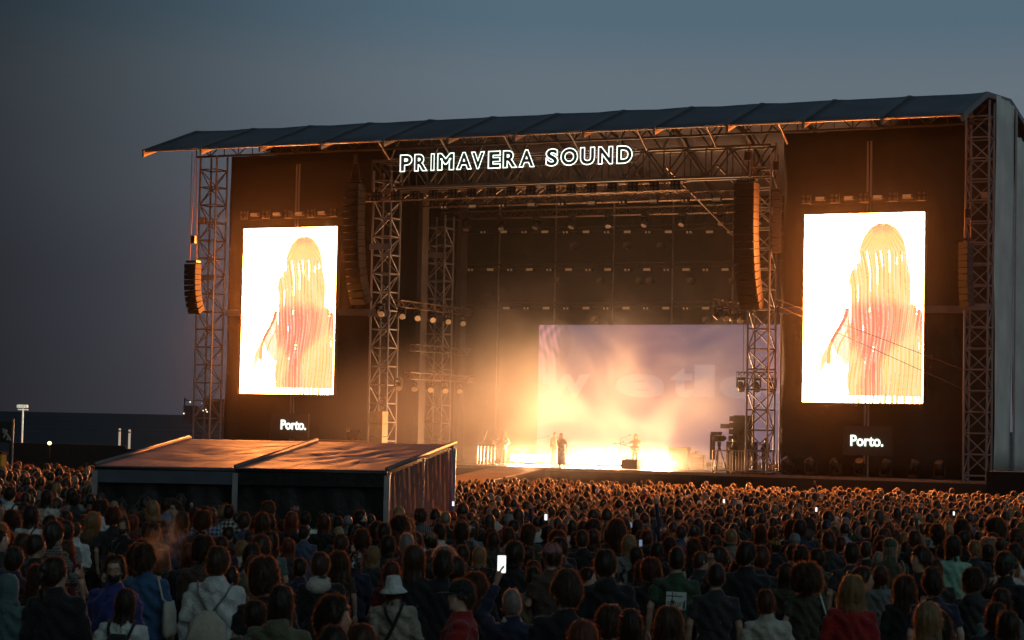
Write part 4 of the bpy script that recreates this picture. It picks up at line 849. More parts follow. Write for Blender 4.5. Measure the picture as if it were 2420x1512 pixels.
def hair_mesh(kind):
    if kind in HAIRS: return HAIRS[kind]
    r = np.random.default_rng(sum(map(ord, kind))); m = MB(); NP, NS = 40, 16
    par = {'short': (.016,.00,0,.010), 'buzz': (.006,.0,0,.003), 'messy': (.034,.0,0,.02), 'afro': (.085,.0,0,.03), 'long': (.020,.34,.02,.012), 'wavy': (.034,.27,.05,.024), 'bob': (.028,.13,.035,.014), 'mid': (.028,.05,.0,.016), 'tied': (.013,.0,0,.006), 'curlylong': (.045,.26,.075,.034), 'flat': (.028,.0,0,.012), 'hat': (.006,.22,.03,.012)}[kind]
    th, fall, flare, lump = par
    ph = r.uniform(0, 6.28, 8)
    def pt(psi, t, o=0.):       # psi: azimuth from the back (0) round to the face (pi); t: 0 crown .. 1 tip
        f = abs(math.atan2(math.sin(psi), math.cos(psi)))/math.pi       # 0 back, 1 face
        front = sm(.62, .80, f)
        zend = -.085*(1-sm(.25,.6,f)) + -.02*sm(.25,.6,f); zend = zend*(1-front)+.062*front
        skull = math.asin(max(-1, min(1, zend/.118))); tt = min(1, t/.6) if fall else t
        e = math.pi/2+(skull-math.pi/2)*tt
        thk = th*(1-.55*front)*(1 if kind not in ('afro',) else 1)+lump*(.5*math.sin(psi*5+ph[0]+3*t)+.35*math.sin(psi*11+ph[1]-5*t)+.3*math.sin(psi*3+t*9+ph[2]))*(.4+.6*t)
        if kind == 'flat': thk += .022*math.sin(e)**6*(1 if f > .3 else .4)
        if kind == 'messy': thk += .018*math.sin(e)**3
        a, b, c = .076+thk+o, .100+thk+o, .118+thk*1.05+o
        ce = math.copysign(abs(math.cos(e))**.78, math.cos(e)); x, y, z = math.sin(psi)*a*ce, -math.cos(psi)*b*ce-.004, c*math.sin(e)
        if fall and t > .6 and f < .72:
            u = (t-.6)/.4; g = 1-sm(.50,.72,f)
            x *= 1+u*flare*5*g; y = y*(1-u*.15)-u*.02*g; z -= u*fall*g
            y -= .03*math.sin(math.pi*min(1, u*1.0))*g
        return Vector((x, y, z))
    vs = [pt(2*math.pi*i/NP, max(.002, j/NS)) for j in range(NS+1) for i in range(NP)]
    m.add(vs, [(j*NP+i, (j+1)*NP+i, (j+1)*NP+(i+1)%NP, j*NP+(i+1)%NP) for j in range(NS) for i in range(NP)])
    inner = [v*.86 if not fall else Vector((v.x*.80, v.y*.80, v.z)) for v in vs[-NP*7:]]
    b = len(m.v); m.add(inner, [(j*NP+i, j*NP+(i+1)%NP, (j+1)*NP+(i+1)%NP, (j+1)*NP+i) for j in range(6) for i in range(NP)])
    m.f += [(b-NP+i, b-NP+(i+1)%NP, b+6*NP+(i+1)%NP, b+6*NP+i) if False else (b-NP+i, b+6*NP+i, b+6*NP+(i+1)%NP, b-NP+(i+1)%NP) for i in range(NP)]; m.mi += [0]*NP
    if kind == 'tied': m.ell((0,-.125,.045), (.045,.04,.045), 12, 8); m.path([(0,-.12,.03),(0,-.17,-.02),(0,-.165,-.12),(0,-.14,-.22)], [.03,.035,.028,.008], 10)
    # loose strands that catch the back light
    ns = {'buzz': 500, 'short': 1200, 'afro': 2600, 'curlylong': 2600, 'wavy': 2200, 'messy': 2200}.get(kind, 1700)
    curl = {'afro': .035, 'curlylong': .028, 'wavy': .014, 'messy': .014}.get(kind, .005)
    for _ in range(ns):
        psi = r.uniform(0, 6.283); t0 = r.uniform(0, .93)**.8; f = abs(math.atan2(math.sin(psi), math.cos(psi)))/math.pi
        if f > .75 and t0 > .5: continue
        ln = r.uniform(.06, .22) if fall else r.uniform(.08, .25); pts = []
        o0 = r.uniform(0, .003); o1 = (r.uniform(.001, .008) if r.random() < .85 else r.uniform(.010, .030))+curl*r.uniform(.2, 1); dp = r.normal(0, .10+curl*6)
        for k in range(4):
            t = min(1, t0+ln*k/3); q = pt(psi+dp*k/3, t, o0+(o1-o0)*(k/3)**1.4)
            if curl > .01: q = q+Vector(r.normal(0, curl*.30, 3))
            pts.append(q)
        w = r.uniform(.0012, .0026)*(1.5 if curl > .01 else 1); side = Vector(r.normal(0,1,3)).normalized()*w
        b = len(m.v); m.v += [tuple(p+side*(1-.25*k)) for k, p in enumerate(pts)]+[tuple(p-side*(1-.25*k)) for k, p in enumerate(pts)]
        m.f += [(b+k, b+k+1, b+5+k, b+4+k) for k in range(3)]; m.mi += [1]*3
    HAIRS[kind] = m.mesh('hair', [None, None], True); return HAIRS[kind]
def hat_mesh(kind):
    key = 'HAT'+kind
    if key in HAIRS: return HAIRS[key]
    m = MB(); R2 = lambda z, rx, ry, y=0: (0, y-.004, z, rx, ry)
    if kind == 'bucket':
        m.loft([R2(-.035,.150,.172),R2(-.030,.152,.174),R2(.0,.122,.142),R2(.028,.098,.120),R2(.10,.088,.108),R2(.142,.074,.092),R2(.150,.05,.06),R2(.152,.004,.004)], 28)
    elif kind == 'beanie':
        m.loft([R2(.0,.088,.110),R2(.004,.092,.114),R2(.05,.092,.114),R2(.055,.088,.110),R2(.10,.080,.100),R2(.14,.05,.064),R2(.152,.004,.004)], 24)
    elif kind == 'hood':
        m.loft([(0,-.02,-.17,.13,.13),(0,-.015,-.12,.105,.115),(0,-.01,-.06,.106,.126),(0,-.012,.02,.11,.136),(0,-.014,.08,.102,.126),(0,-.012,.13,.07,.085),(0,-.01,.15,.01,.01)], 22)
    elif kind == 'scarf':
        m.loft([R2(-.055,.096,.118,-.012),R2(.0,.094,.114,-.008),R2(.06,.090,.110),R2(.10,.072,.088),R2(.128,.03,.036),R2(.132,.004,.004)], 22); m.ell((0,-.13,-.06), (.05,.03,.05), 10, 6)
    else:
        m.loft([R2(.018,.086,.110),R2(.05,.090,.112),R2(.09,.080,.098),R2(.122,.05,.062),R2(.130,.004,.004)], 24)
        vs = []; n = 12
        for k in range(n+1):
            a = math.pi*(.12+.76*k/n); vs += [(math.cos(a)*.085, math.sin(a)*.105, .030), (math.cos(a)*.085, .02+math.sin(a)*.185, .018)]
        b = len(m.v); m.v += vs+[(x, y, z-.006) for x, y, z in vs]; q = len(vs)
        for k in range(n): m.f += [(b+2*k, b+2*k+1, b+2*k+3, b+2*k+2), (b+q+2*k+2, b+q+2*k+3, b+q+2*k+1, b+q+2*k), (b+2*k+1, b+q+2*k+1, b+q+2*k+3, b+2*k+3)]; m.mi += [0]*3
        m.ell((0,-.004,.131), (.01,.01,.006), 8, 4)
    HAIRS[key] = m.mesh(kind, [None], True); return HAIRS[key]
def eyes_me():
    m = MB()
    for s in (-1,1): m.ell((s*.030,.082,.006), (.013,.011,.008), 10, 6); m.ell((s*.030,.090,.006), (.006,.005,.006), 8, 6, 1)
    return m.mesh('eyes', [M('eye_white', (.6,.58,.55), .3), M('eye_dark', (.02,.015,.01), .2)], True)
def beard_me():
    m = MB(); m.loft([(0,.03,-.128,.024,.028),(0,.034,-.115,.046,.054),(0,.028,-.095,.058,.068),(0,.020,-.06,.066,.082),(0,.012,-.04,.069,.084)], 20); return m.mesh('beard', [None], True)
def glasses_me():
    m = MB()
    for s in (-1,1):
        pts = [(s*.033+.024*math.cos(a), .108, .004+.019*math.sin(a)) for a in [k*math.pi/6 for k in range(13)]]
        m.path(pts, .0028, 6); m.tube((s*.057,.106,.01), (s*.080,-.005,.012), .0025, 6)
    m.tube((-.01,.109,.008), (.01,.109,.008), .0028, 6); return m.mesh('glasses', [BLACKP], True)
SKINS = [M('skin_%d' % i, c, .5, 0, .12, 12., spec=.4) for i, c in enumerate(((.50,.31,.22), (.42,.25,.17), (.55,.36,.27), (.22,.12,.075)))]
HT = {'dark': (.020,.013,.009), 'brown': (.055,.030,.016), 'auburn': (.065,.022,.010), 'red': (.12,.034,.012), 'blonde': (.26,.18,.09), 'grey': (.24,.22,.20), 'bald': (.3,.2,.14)}
def hmat(c):
    r, g, b = HT[c]; return M('hair_'+c, (r,g,b), .42, 0, .5, 22., transl=(min(.9, r*2.2+.20), min(.8, g*2.2+.10), min(.7, b*2.2+.04), .12), sheen=.8, sheen_tint=(1,.75,.5))
def smat(c):
    r, g, b = HT[c]; return M('strand_'+c, (r,g,b), .4, 0, 0, transl=(min(.9, r*2+.42), min(.8, g*2+.24), min(.7, b*2+.11), .55), sheen=.4, sheen_tint=(1,.8,.55))
CT = {'black': (.012,.012,.013), 'charcoal': (.035,.035,.037), 'navy': (.018,.024,.055), 'blue': (.035,.10,.22), 'cobalt': (.03,.04,.20), 'lightblue': (.16,.27,.42), 'white': (.62,.66,.64), 'cream': (.50,.48,.40), 'grey': (.20,.21,.21), 'beige': (.34,.31,.25), 'olive': (.060,.062,.036), 'khaki': (.13,.13,.075), 'green': (.035,.075,.04), 'mint': (.25,.52,.40), 'red': (.32,.012,.012), 'burgundy': (.10,.012,.014), 'teal': (.08,.15,.15), 'pink': (.45,.20,.22), 'yellow': (.45,.33,.03), 'tan': (.30,.22,.13), 'brown': (.07,.045,.03), 'denim': (.06,.09,.15)}
def cmat(c): return M('cloth_'+c, CT[c], .85, 0, .3, 9., .5, 45., sheen=.25)
def pattern_mat(name, kind, a, b, scale):
    if name in MC: return MC[name]
    m = cmat('black').copy(); m.name = name; MC[name] = m; t = m.node_tree; p = t.nodes['Principled BSDF']; c = t.nodes.new('ShaderNodeTexCoord')
    if kind == 'check':
        s = t.nodes.new('ShaderNodeSeparateXYZ'); t.links.new(c.outputs['Object'], s.inputs[0]); vals = []
        for i in (0, 2):
            w = t.nodes.new('ShaderNodeMath'); w.operation = 'MULTIPLY'; w.inputs[1].default_value = scale; t.links.new(s.outputs[i], w.inputs[0]); f = t.nodes.new('ShaderNodeMath'); f.operation = 'FRACT'; t.links.new(w.outputs[0], f.inputs[0]); g = t.nodes.new('ShaderNodeMath'); g.operation = 'GREATER_THAN'; g.inputs[1].default_value = .5; t.links.new(f.outputs[0], g.inputs[0]); vals.append(g)
        ad = t.nodes.new('ShaderNodeMath'); ad.operation = 'ADD'; t.links.new(vals[0].outputs[0], ad.inputs[0]); t.links.new(vals[1].outputs[0], ad.inputs[1]); h = t.nodes.new('ShaderNodeMath'); h.operation = 'MULTIPLY'; h.inputs[1].default_value = .5; t.links.new(ad.outputs[0], h.inputs[0]); fac = h.outputs[0]
    elif kind == 'stripe':
        w = t.nodes.new('ShaderNodeTexWave'); w.inputs['Scale'].default_value = scale; w.bands_direction = 'X'; t.links.new(c.outputs['Object'], w.inputs[0]); fac = w.outputs[1]
    else:
        w = t.nodes.new('ShaderNodeTexNoise'); w.inputs['Scale'].default_value = scale; t.links.new(c.outputs['Object'], w.inputs[0]); g = t.nodes.new('ShaderNodeMath'); g.operation = 'GREATER_THAN'; g.inputs[1].default_value = .52; t.links.new(w.outputs[0], g.inputs[0]); fac = g.outputs[0]
    mx = t.nodes.new('ShaderNodeMix'); mx.data_type = 'RGBA'; t.links.new(fac, mx.inputs[0]); mx.inputs[6].default_value = (*a, 1); mx.inputs[7].default_value = (*b, 1)
    for l in list(p.inputs['Base Color'].links): t.links.remove(l)
    t.links.new(mx.outputs[2], p.inputs['Base Color']); return m
PATS = {'plaidblue': lambda: pattern_mat('plaid_blue', 'check', (.02,.04,.10), (.28,.36,.46), 16), 'plaidbw': lambda: pattern_mat('plaid_bw', 'check', (.01,.01,.012), (.42,.42,.40), 14), 'gingham': lambda: pattern_mat('gingham', 'check', (.02,.02,.02), (.20,.19,.17), 34), 'striped': lambda: pattern_mat('striped', 'stripe', (.05,.05,.06), (.20,.19,.18), 9), 'leopard': lambda: pattern_mat('leopard', 'spots', (.02,.02,.02), (.5,.55,.58), 38), 'camo': lambda: pattern_mat('camo', 'spots', (.03,.04,.02), (.30,.32,.26), 26), 'yellowprint': lambda: pattern_mat('yellowprint', 'spots', (.02,.02,.02), (.35,.26,.04), 50)}
def clo(c): return PATS[c]() if c in PATS else cmat(c)
LEGS = legs_me(); EYES = eyes_me(); BEARD = beard_me(); GLASSES = glasses_me()
def setm(o, mat, i=0):
    if not o.data.materials: o.data.materials.append(None)
    s = o.material_slots[i]; s.link = 'OBJECT'; s.material = mat
def child(name, me, par, mat, mat4=None):
    o = bpy.data.objects.new(name, me); link(o, par)
    if mat4 is not None: o.matrix_local = mat4
    if mat: setm(o, mat)
    return o
SX = {'n': 0}
def person(pos, yaw, stature, hair='short', hc='dark', top='tee', tc='black', pose='down', hy=0., label=None, group=None, skin=None, extra='', legs='black', cat='person', hat=None, hatc=None, width=1.):
    SX['n'] += 1; hy = round(hy/.3)*.3
    b = bpy.data.objects.new('person', body_mesh(pose, hy)); link(b); k = stature/1.75
    b.location = pos; b.rotation_euler = (R_(2.2*math.sin(SX['n']*3.1)), R_(2.6*math.sin(SX['n']*1.9)), yaw); b.scale = (k*width, k, k); setm(b, SKINS[skin if skin is not None else (SX['n']*7) % 3])
    tag(b, label, cat, group)
    child('top', top_mesh(pose, top), b, clo(tc)); child('trousers', LEGS, b, cmat(legs))
    HM4 = Matrix.Translation(HC) @ Matrix.Rotation(hy, 4, 'Z'); v = 1+.06*math.sin(SX['n']*2.7)
    if hair and hair != 'bald': setm(child('hair', hair_mesh(hair), b, hmat(hc), HM4 @ Matrix.Diagonal((v, 1.0, 1+.04*math.sin(SX['n']*1.3), 1))), smat(hc), 1)
    if hat: child({'bucket': 'bucket_hat', 'hood': 'hood', 'cap': 'cap', 'beanie': 'beanie', 'scarf': 'head_scarf'}[hat], hat_mesh(hat), b, clo(hatc), HM4 @ (Matrix.Rotation(math.pi, 4, 'Z') if 'capback' in extra else Matrix.Identity(4)))
    if 'face' in extra: child('eyes', EYES, b, None, HM4)
    if 'beard' in extra: child('beard', BEARD, b, hmat(hc), HM4)
    if 'glasses' in extra: child('glasses', GLASSES, b, None, HM4)
    return b
# crop, x, y of the head top, hair width, hair, hair colour, top, top colour, turn (deg, 0 = towards the stage), head turn, pose, extras, hat, hat colour, label
HERO = [
('A',1985,635,190,'short','brown','hoodie','white',0,0,'down','bag','','','man in a white hoodie carrying a cream drawstring bag on his back'),
('A',1415,630,200,'messy','brown','jacket','blue',0,-.3,'down','totecream','','','woman in a blue sweater with a cream tote bag on her shoulder'),
('A',1055,705,190,'short','dark','jacket','cobalt',165,.3,'down','face beard glasses','','','bearded man with glasses in a cobalt jacket facing away from the stage'),
('A',1110,1005,230,'long','dark','tee','white',0,0,'down','pack','','','woman with long black hair in a white top with black backpack straps'),
('A',90,875,230,'bald','dark','hoodie','teal',0,0,'fold','','hood','teal','person with a teal-grey hood pulled up at the frame edge'),
('A',600,715,200,'tied','dark','coat','black',0,-.6,'down','','','','person in a long black coat with dark hair tied back'),
('A',95,615,180,'short','dark','jacket','navy',0,0,'down','','cap','charcoal','man in a dark cap and navy collar behind the teal hood'),
('A',330,810,240,'curlylong','auburn','coat','black',0,0,'down','','','','person with a bushy auburn mane dressed all in black'),
('A',560,385,180,'mid','dark','jacket','gingham',-40,0,'fold','face','','','person in a small checked shirt turned half to the side'),
('A',280,235,150,'long','dark','tee','white',0,0,'down','strap','','','woman in a loose white tee with long black hair and a bag strap'),
('A',45,460,135,'tied','dark','tee','charcoal',-100,0,'fold','face','','','woman in profile looking across the crowd at the frame edge'),
('A',650,570,170,'wavy','auburn','tee','burgundy',0,0,'down','','','','woman with wavy auburn hair and a burgundy top'),
('A',1145,355,110,'short','brown','tee','black',160,.3,'down','face beard','','','bearded man in a black tee facing the camera by the tent'),
('A',830,300,140,'wavy','blonde','tee','olive',0,0,'down','','','','woman with wavy light hair and an olive top'),
('U',725,1125,90,'short','dark','jacket','charcoal',0,0,'down','collar','','','man in a charcoal sweater with a white collar near the tent corner'),
('U',465,1100,120,'long','dark','tee','cream',0,0,'down','','','','woman in a cream top with long dark hair on the lawn edge'),
('U',75,1070,100,'short','dark','tee','white',0,0,'down','pack','','','man in a white shirt with a dark backpack at the frame edge'),
('U',1560,1180,110,'short','dark','tee','lightblue',0,-.6,'down','','','','man in a light blue tee in front of the tent wall'),
('U',1490,1200,120,'bob','blonde','tee','black',0,.6,'fold','','','','blonde woman in black beside the light blue tee'),
('U',1690,1195,90,'tied','dark','tee','grey',150,0,'fold','face glasses','','','woman with sunglasses facing away from the stage by the tent'),
('U',1690,1295,130,'long','dark','tee','denim',0,0,'down','','','','woman with long dark hair in a denim top near the tent'),
('U',1970,1260,110,'short','dark','jacket','plaidblue',0,0,'down','','','','man in a blue plaid shirt before the tent'),
('U',2185,1240,110,'short','dark','jacket','plaidbw',0,0,'down','','','','man in a black and white plaid shirt by the tent post'),
('U',1855,1310,140,'messy','auburn','tee','black',0,0,'down','','','','person with tousled auburn hair next to the blue plaid shirt'),
('A',1480,400,130,'mid','dark','tee','olive',0,0,'down','','','','dark-haired person in olive behind the vapour cloud'),
('A',1560,650,140,'long','dark','tee','black',0,0,'down','','','','long-haired woman right behind the blue sweater'),
('A',1750,580,170,'long','auburn','jacket','black',0,0,'down','','','','woman with long auburn hair beside the white hoodie'),
('A',1895,540,190,'messy','dark','jacket','brown',0,0,'fold','','','','person with thick dark hair just behind the white hoodie'),
('A',2150,530,120,'short','dark','jacket','navy',0,0,'down','','','','short-haired man in a navy jacket below the plaid shirts'),
('A',2140,820,150,'short','dark','tee','khaki',0,.3,'down','strap','','','man in khaki with a thin strap beside the drawstring bag'),
('A',1235,320,110,'long','red','tee','burgundy',0,0,'down','','','','red-haired woman next to the bearded man in black'),
('A',1100,265,130,'messy','auburn','tee','charcoal',0,0,'down','','','','person with auburn curls behind the bearded man in black'),
('A',2440,1130,110,'short','dark','tee','olive',0,0,'down','','','','short-haired man in olive holding a small lit phone'),
('B',130,980,260,'long','dark','hoodie','khaki',0,0,'down','','','','woman with long dark hair over a khaki hoodie'),
('B',150,760,250,'messy','brown','tee','black',0,-.6,'down','','','','tall person with thick brown hair behind the khaki hoodie'),
('B',645,690,170,'short','brown','hoodie','black',0,0,'down','greyhood','','','man in a black jacket with a pale grey hood folded down'),
('B',900,655,140,'long','auburn','jacket','navy',0,0,'down','','scarf','leopard','woman with a black and white spotted head scarf'),
('B',770,680,130,'curlylong','brown','tee','brown',0,0,'down','','','','woman with long brown curls beside the grey hood'),
('B',1370,895,260,'hat','red','jacket','beige',0,0,'down','cross','bucket','white','woman in a white bucket hat and beige jumper with black crossbody strap'),
('B',1595,750,170,'flat','dark','jacket','green',0,.3,'down','collar ace','','','man in a dark green jacket with faint lettering and white collar'),
('B',1880,920,230,'short','dark','jacket','red',95,.3,'fold','face','cap','black','man in a black cap and red jacket looking sideways'),
('B',2130,880,230,'curlylong','auburn','tee','black',0,0,'down','','','','woman with glowing auburn curls behind the red jacket'),
('B',820,1115,300,'messy','dark','jacket','lightblue',-95,0,'fold','face','','','person in profile with swept dark hair at the frame bottom'),
('B',620,1375,310,'mid','dark','tee','charcoal',0,0,'down','','','','dark head cut off at the frame bottom before the profile face'),
('B',1060,1350,210,'mid','auburn','tee','charcoal',0,0,'down','','','','auburn head cut off at the bottom before the beige jumper'),
('B',440,740,130,'short','dark','jacket','navy',0,0,'down','','','','short-haired man in navy behind the khaki hoodie'),
('B',270,535,130,'long','red','tee','charcoal',0,0,'down','','','','red-haired woman in charcoal, deep in the dark crowd'),
('B',450,430,105,'short','dark','tee','denim',0,0,'down','','','','short-haired man in denim beside the white tee'),
('B',510,300,92,'short','dark','tee','white',0,0,'down','strap','','','man in a white tee with a black strap near the tent wall'),
('B',610,320,110,'long','auburn','tee','black',0,0,'down','','','','woman with straight auburn hair close to the tent wall'),
('B',320,290,120,'long','red','tee','black',0,0,'down','','','','woman with long red hair close to the tent wall'),
('B',415,380,90,'bob','auburn','tee','black',0,0,'down','','','','short woman with an auburn bob in front of the tent'),
('B',365,230,90,'short','brown','tee','charcoal',0,0,'down','','cap','pink','person in a dusty pink cap close to the tent wall'),
('B',740,335,95,'short','dark','tee','black',0,0,'down','','cap','black','person in a black cap close to the tent wall'),
('B',815,435,105,'bald','brown','tee','charcoal',0,0,'down','','beanie','tan','person in a tan beanie before the tent'),
('B',950,285,100,'short','dark','tee','black',-95,0,'down','face beard','','','man in profile with sunglasses pushed up by the tent end'),
('B',755,505,130,'short','brown','jacket','burgundy',0,0,'down','','','','man in a burgundy jacket in the middle of the crowd'),
('B',920,415,100,'mid','dark','tee','black',0,0,'down','','','','dark-haired person in black beside the tan beanie'),
('B',1045,480,140,'messy','brown','tee','brown',0,0,'down','','','','person with fluffy brown hair above the blonde woman'),
('B',1070,620,150,'bob','blonde','jacket','charcoal',0,0,'down','','','','blonde woman with a bob in the middle of the crowd'),
('B',1130,385,130,'mid','dark','tee','black',0,0,'down','','','','person with dark mid-length hair below the tent post'),
('B',1260,405,120,'short','dark','tee','burgundy',0,0,'down','','','','short-haired person in burgundy below the tent end'),
('B',1235,520,140,'mid','dark','jacket','charcoal',0,0,'down','','','','person in a charcoal jacket behind the bucket hat'),
('B',1375,500,130,'buzz','grey','jacket','burgundy',0,0,'down','','','','grey-haired man with cropped hair in burgundy'),
('B',1490,500,140,'flat','dark','tee','burgundy',0,0,'down','','','','flat-topped man next to the cropped grey hair'),
('B',1510,600,190,'long','brown','tee','black',0,0,'down','','','','woman with long smooth brown hair behind the green jacket'),
('B',1700,670,180,'flat','dark','jacket','black',0,0,'down','','','','flat-topped man in black behind the green jacket'),
('B',1300,760,170,'long','auburn','tee','burgundy',0,0,'down','','','','woman with long dark auburn hair behind the bucket hat'),
('B',1600,270,120,'short','brown','jacket','striped',0,0,'down','','','','man in a striped shirt by the lit end of the tent'),
('B',1510,265,85,'short','dark','tee','black',0,0,'down','','','','short-haired man in black against the tent curtain'),
('B',1230,250,92,'messy','dark','tee','black',0,0,'down','','','','person with round dark hair against the tent corner post'),
('B',1950,715,190,'mid','dark','jacket','olive',0,0,'down','','','','person with dark mid-length hair in olive behind the red jacket'),
('B',2090,620,130,'long','blonde','tee','black',0,0,'down','','','','woman with long dark blonde hair beneath the raised phone'),
('B',1910,415,130,'messy','dark','jacket','black',0,0,'down','','','','dark-haired person in a black jacket beyond the tent'),
('B',2060,415,100,'short','brown','tee','grey',0,0,'down','','cap','white','person in a white cap on the lit side of the tent'),
('B',2250,480,120,'long','brown','tee','olive',0,.6,'down','','','','woman with long brown hair glancing aside near the white cap'),
('B',2380,570,170,'mid','dark','jacket','black',0,0,'down','','','','dark-haired person in black right behind the big raised phone'),
('B',1980,620,130,'short','dark','tee','black',0,0,'down','','','','short-haired person in black next to the dark blonde woman'),
('C',50,1030,190,'buzz','grey','jacket','navy',0,.3,'phone','neckscarf','','','person with cropped grey hair and pale scarf raising a big lit phone'),
('C',430,860,235,'flat','brown','tee','black',0,.6,'down','beard','','','bearded man with swept-up brown hair in a black tee'),
('C',200,820,160,'short','dark','tee','tan',0,0,'down','','','','short-haired man in a tan shirt beside the bearded man'),
('C',960,660,180,'short','dark','hoodie','black',0,0,'down','skull','','','man in a black hoodie with a white skull print down the back'),
('C',1520,630,150,'buzz','dark','tee','green',0,0,'down','square','','','man in a green tee with a white square print on the back'),
('C',1890,785,160,'buzz','dark','tee','charcoal',0,0,'down','','','','cropped man in a charcoal tee next to the green tee'),
('C',2200,765,160,'short','dark','jacket','charcoal',0,0,'down','','','','short-haired man in a charcoal jacket near the olive afro'),
('C',665,1300,310,'long','red','tee','black',0,0,'down','','','','woman with long copper hair cut off at the frame bottom'),
('C',845,1205,210,'messy','brown','tee','charcoal',0,0,'down','collar','','','person with messy brown hair at the frame bottom beside the copper hair'),
('C',1180,1205,260,'long','dark','tee','black',0,0,'down','clips','','','woman with long dark hair and red hair clips at the frame bottom'),
('C',1530,1205,280,'wavy','brown','tee','black',0,0,'down','','','','person with wavy brown hair at the frame bottom below the green tee'),
('C',310,580,170,'short','brown','tee','brown',40,0,'fold','','cap','pink','person in a pink cap turned sideways in the crowd'),
('C',470,540,135,'short','dark','jacket','charcoal',130,0,'fold','face beard','','','bearded man turned round next to the pink cap'),
('C',710,475,115,'short','brown','tee','black',0,0,'down','','','','short-haired man in black just beyond the pink cap'),
('C',410,700,150,'long','brown','tee','black',0,0,'down','','','','woman with long brown hair just above the tan shirt'),
('C',180,760,120,'short','brown','tee','grey',0,0,'down','','','','brown-haired person in grey behind the tan shirt'),
('C',670,810,110,'tied','dark','tee','lightblue',-95,0,'fold','face','','','woman in profile with tied hair beside the skull hoodie'),
('C',1300,745,180,'messy','auburn','tee','black',0,0,'down','','','','person with a mop of auburn hair beside the green tee'),
('C',1180,745,140,'long','auburn','tee','black',0,0,'down','','','','woman with long auburn hair between skull hoodie and green tee'),
('C',1890,630,150,'short','dark','jacket','black',110,0,'fold','face glasses','','','man with glasses turned towards his neighbour'),
('C',1760,670,130,'buzz','brown','jacket','charcoal',-70,0,'down','face','','','cropped man talking to the man with glasses'),
('C',2140,575,170,'short','dark','jacket','black',0,-.6,'down','beard','','','bearded dark-haired man in a black jacket among the heads'),
('C',1120,510,130,'long','blonde','tee','grey',0,0,'down','','','','woman with long blonde hair lit golden in mid crowd'),
('C',1030,380,170,'curlylong','brown','tee','black',0,0,'down','','','','person with a big mane of golden-rimmed curls'),
('C',1340,590,120,'mid','dark','tee','black',0,0,'down','','','','dark-haired person before the blonde woman in grey'),
('C',1160,630,150,'wavy','dark','tee','black',0,0,'down','','','','person with wavy dark hair just under the blonde woman in grey'),
('C',970,570,130,'messy','dark','tee','black',0,0,'down','','','','dark tousled head behind the skull hoodie'),
('C',590,480,110,'mid','brown','tee','brown',0,0,'down','','','','brown-haired person between pink cap and bare-necked man'),
('C',890,450,110,'short','brown','tee','black',0,0,'down','','','','round short-haired head rimmed in gold behind the skull hoodie'),
('C',800,460,120,'bob','brown','tee','charcoal',0,.3,'down','','','','brown bobbed head above the skull hoodie'),
('C',155,620,120,'mid','dark','tee','black',0,0,'down','','','','dark mid-length hair just before the pink cap'),
('C',300,415,110,'mid','dark','tee','black',0,0,'down','','','','round dark head above the pink cap'),
('C',1510,550,130,'messy','dark','tee','black',0,0,'down','','','','tousled dark head above the green tee'),
('C',1830,540,140,'curlylong','dark','tee','black',0,0,'down','','','','dark curly head above the man with glasses'),
('C',1690,560,130,'curlylong','auburn','tee','black',0,0,'down','','','','auburn curly head beside the dark curly head'),
('C',1450,490,100,'short','brown','tee','black',0,0,'down','','','','small short-haired head beyond the green tee'),
('C',2110,460,110,'mid','blonde','tee','grey',0,0,'down','','','','blonde round head in the reddish light'),
('C',2330,430,130,'curlylong','auburn','tee','black',0,0,'down','','','','auburn curls in the reddish light beyond the blonde head'),
('C',1700,420,95,'short','brown','tee','pink',0,0,'down','','cap','lightblue','person in a pale blue cap and pink top in mid crowd'),
('D',40,1035,140,'short','auburn','jacket','cream',0,0,'down','','','','man in a cream shirt with short auburn hair beside the olive afro'),
('D',375,765,290,'afro','brown','tee','olive',0,0,'down','totewhite','','','man with a large afro in olive carrying a white tote bag'),
('D',720,890,240,'wavy','blonde','coat','red',0,0,'down','','','','woman with wavy blonde hair in a red coat'),
('D',830,800,170,'tied','brown','coat','olive',-98,0,'down','face','','','woman in profile in an olive coat behind the red coat'),
('D',1090,800,150,'long','auburn','jacket','grey',0,0,'down','','','','woman with straight auburn hair in a grey jacket'),
('D',1250,915,240,'curlylong','brown','jacket','black',0,0,'wave','','','','woman with long brown curls raising an open hand'),
('D',1500,1125,250,'long','blonde','jacket','black',0,0,'down','','','','woman with long smooth blonde hair in black at the frame bottom'),
('D',1640,840,190,'flat','dark','tee','navy',0,0,'down','','','','man with neat dark hair in a navy tee'),
('D',1430,640,160,'flat','dark','jacket','black',110,0,'mouth','face','','','man turned sideways with his hand at his mouth'),
('D',1130,535,135,'hat','grey','jacket','olive',0,0,'down','','cap','green','person in a green cap with white hair beneath'),
('D',965,575,110,'buzz','brown','tee','black',0,0,'down','','','','nearly bald man beside the green cap'),
('D',1525,555,110,'short','dark','tee','charcoal',0,0,'down','','bucket','camo','person in a mottled bucket hat in the dark crowd'),
('D',1690,510,180,'long','dark','jacket','mint',0,0,'down','','','','long-haired person in a mint green shirt'),
('D',1620,755,150,'short','dark','tee','charcoal',0,0,'down','','','','dark head just behind the navy tee'),
('D',2290,670,170,'short','dark','jacket','black',-50,0,'down','beard','cap','green','bearded man in a dark green cap near the frame edge'),
('D',2160,1010,190,'long','dark','jacket','teal',0,0,'down','','','','woman with long dark hair in teal in the shadows'),
('D',2270,1220,220,'mid','dark','jacket','black',0,0,'down','','','','dark head at the bottom corner of the frame'),
('D',1690,1240,180,'wavy','dark','jacket','black',0,0,'down','','','','wavy dark head next to the smooth blonde hair'),
('D',540,520,130,'messy','dark','tee','black',0,0,'down','','','','tall dark tousled head above the afro'),
('D',770,600,140,'short','dark','tee','charcoal',0,0,'down','','','','short dark head beside the nearly bald man'),
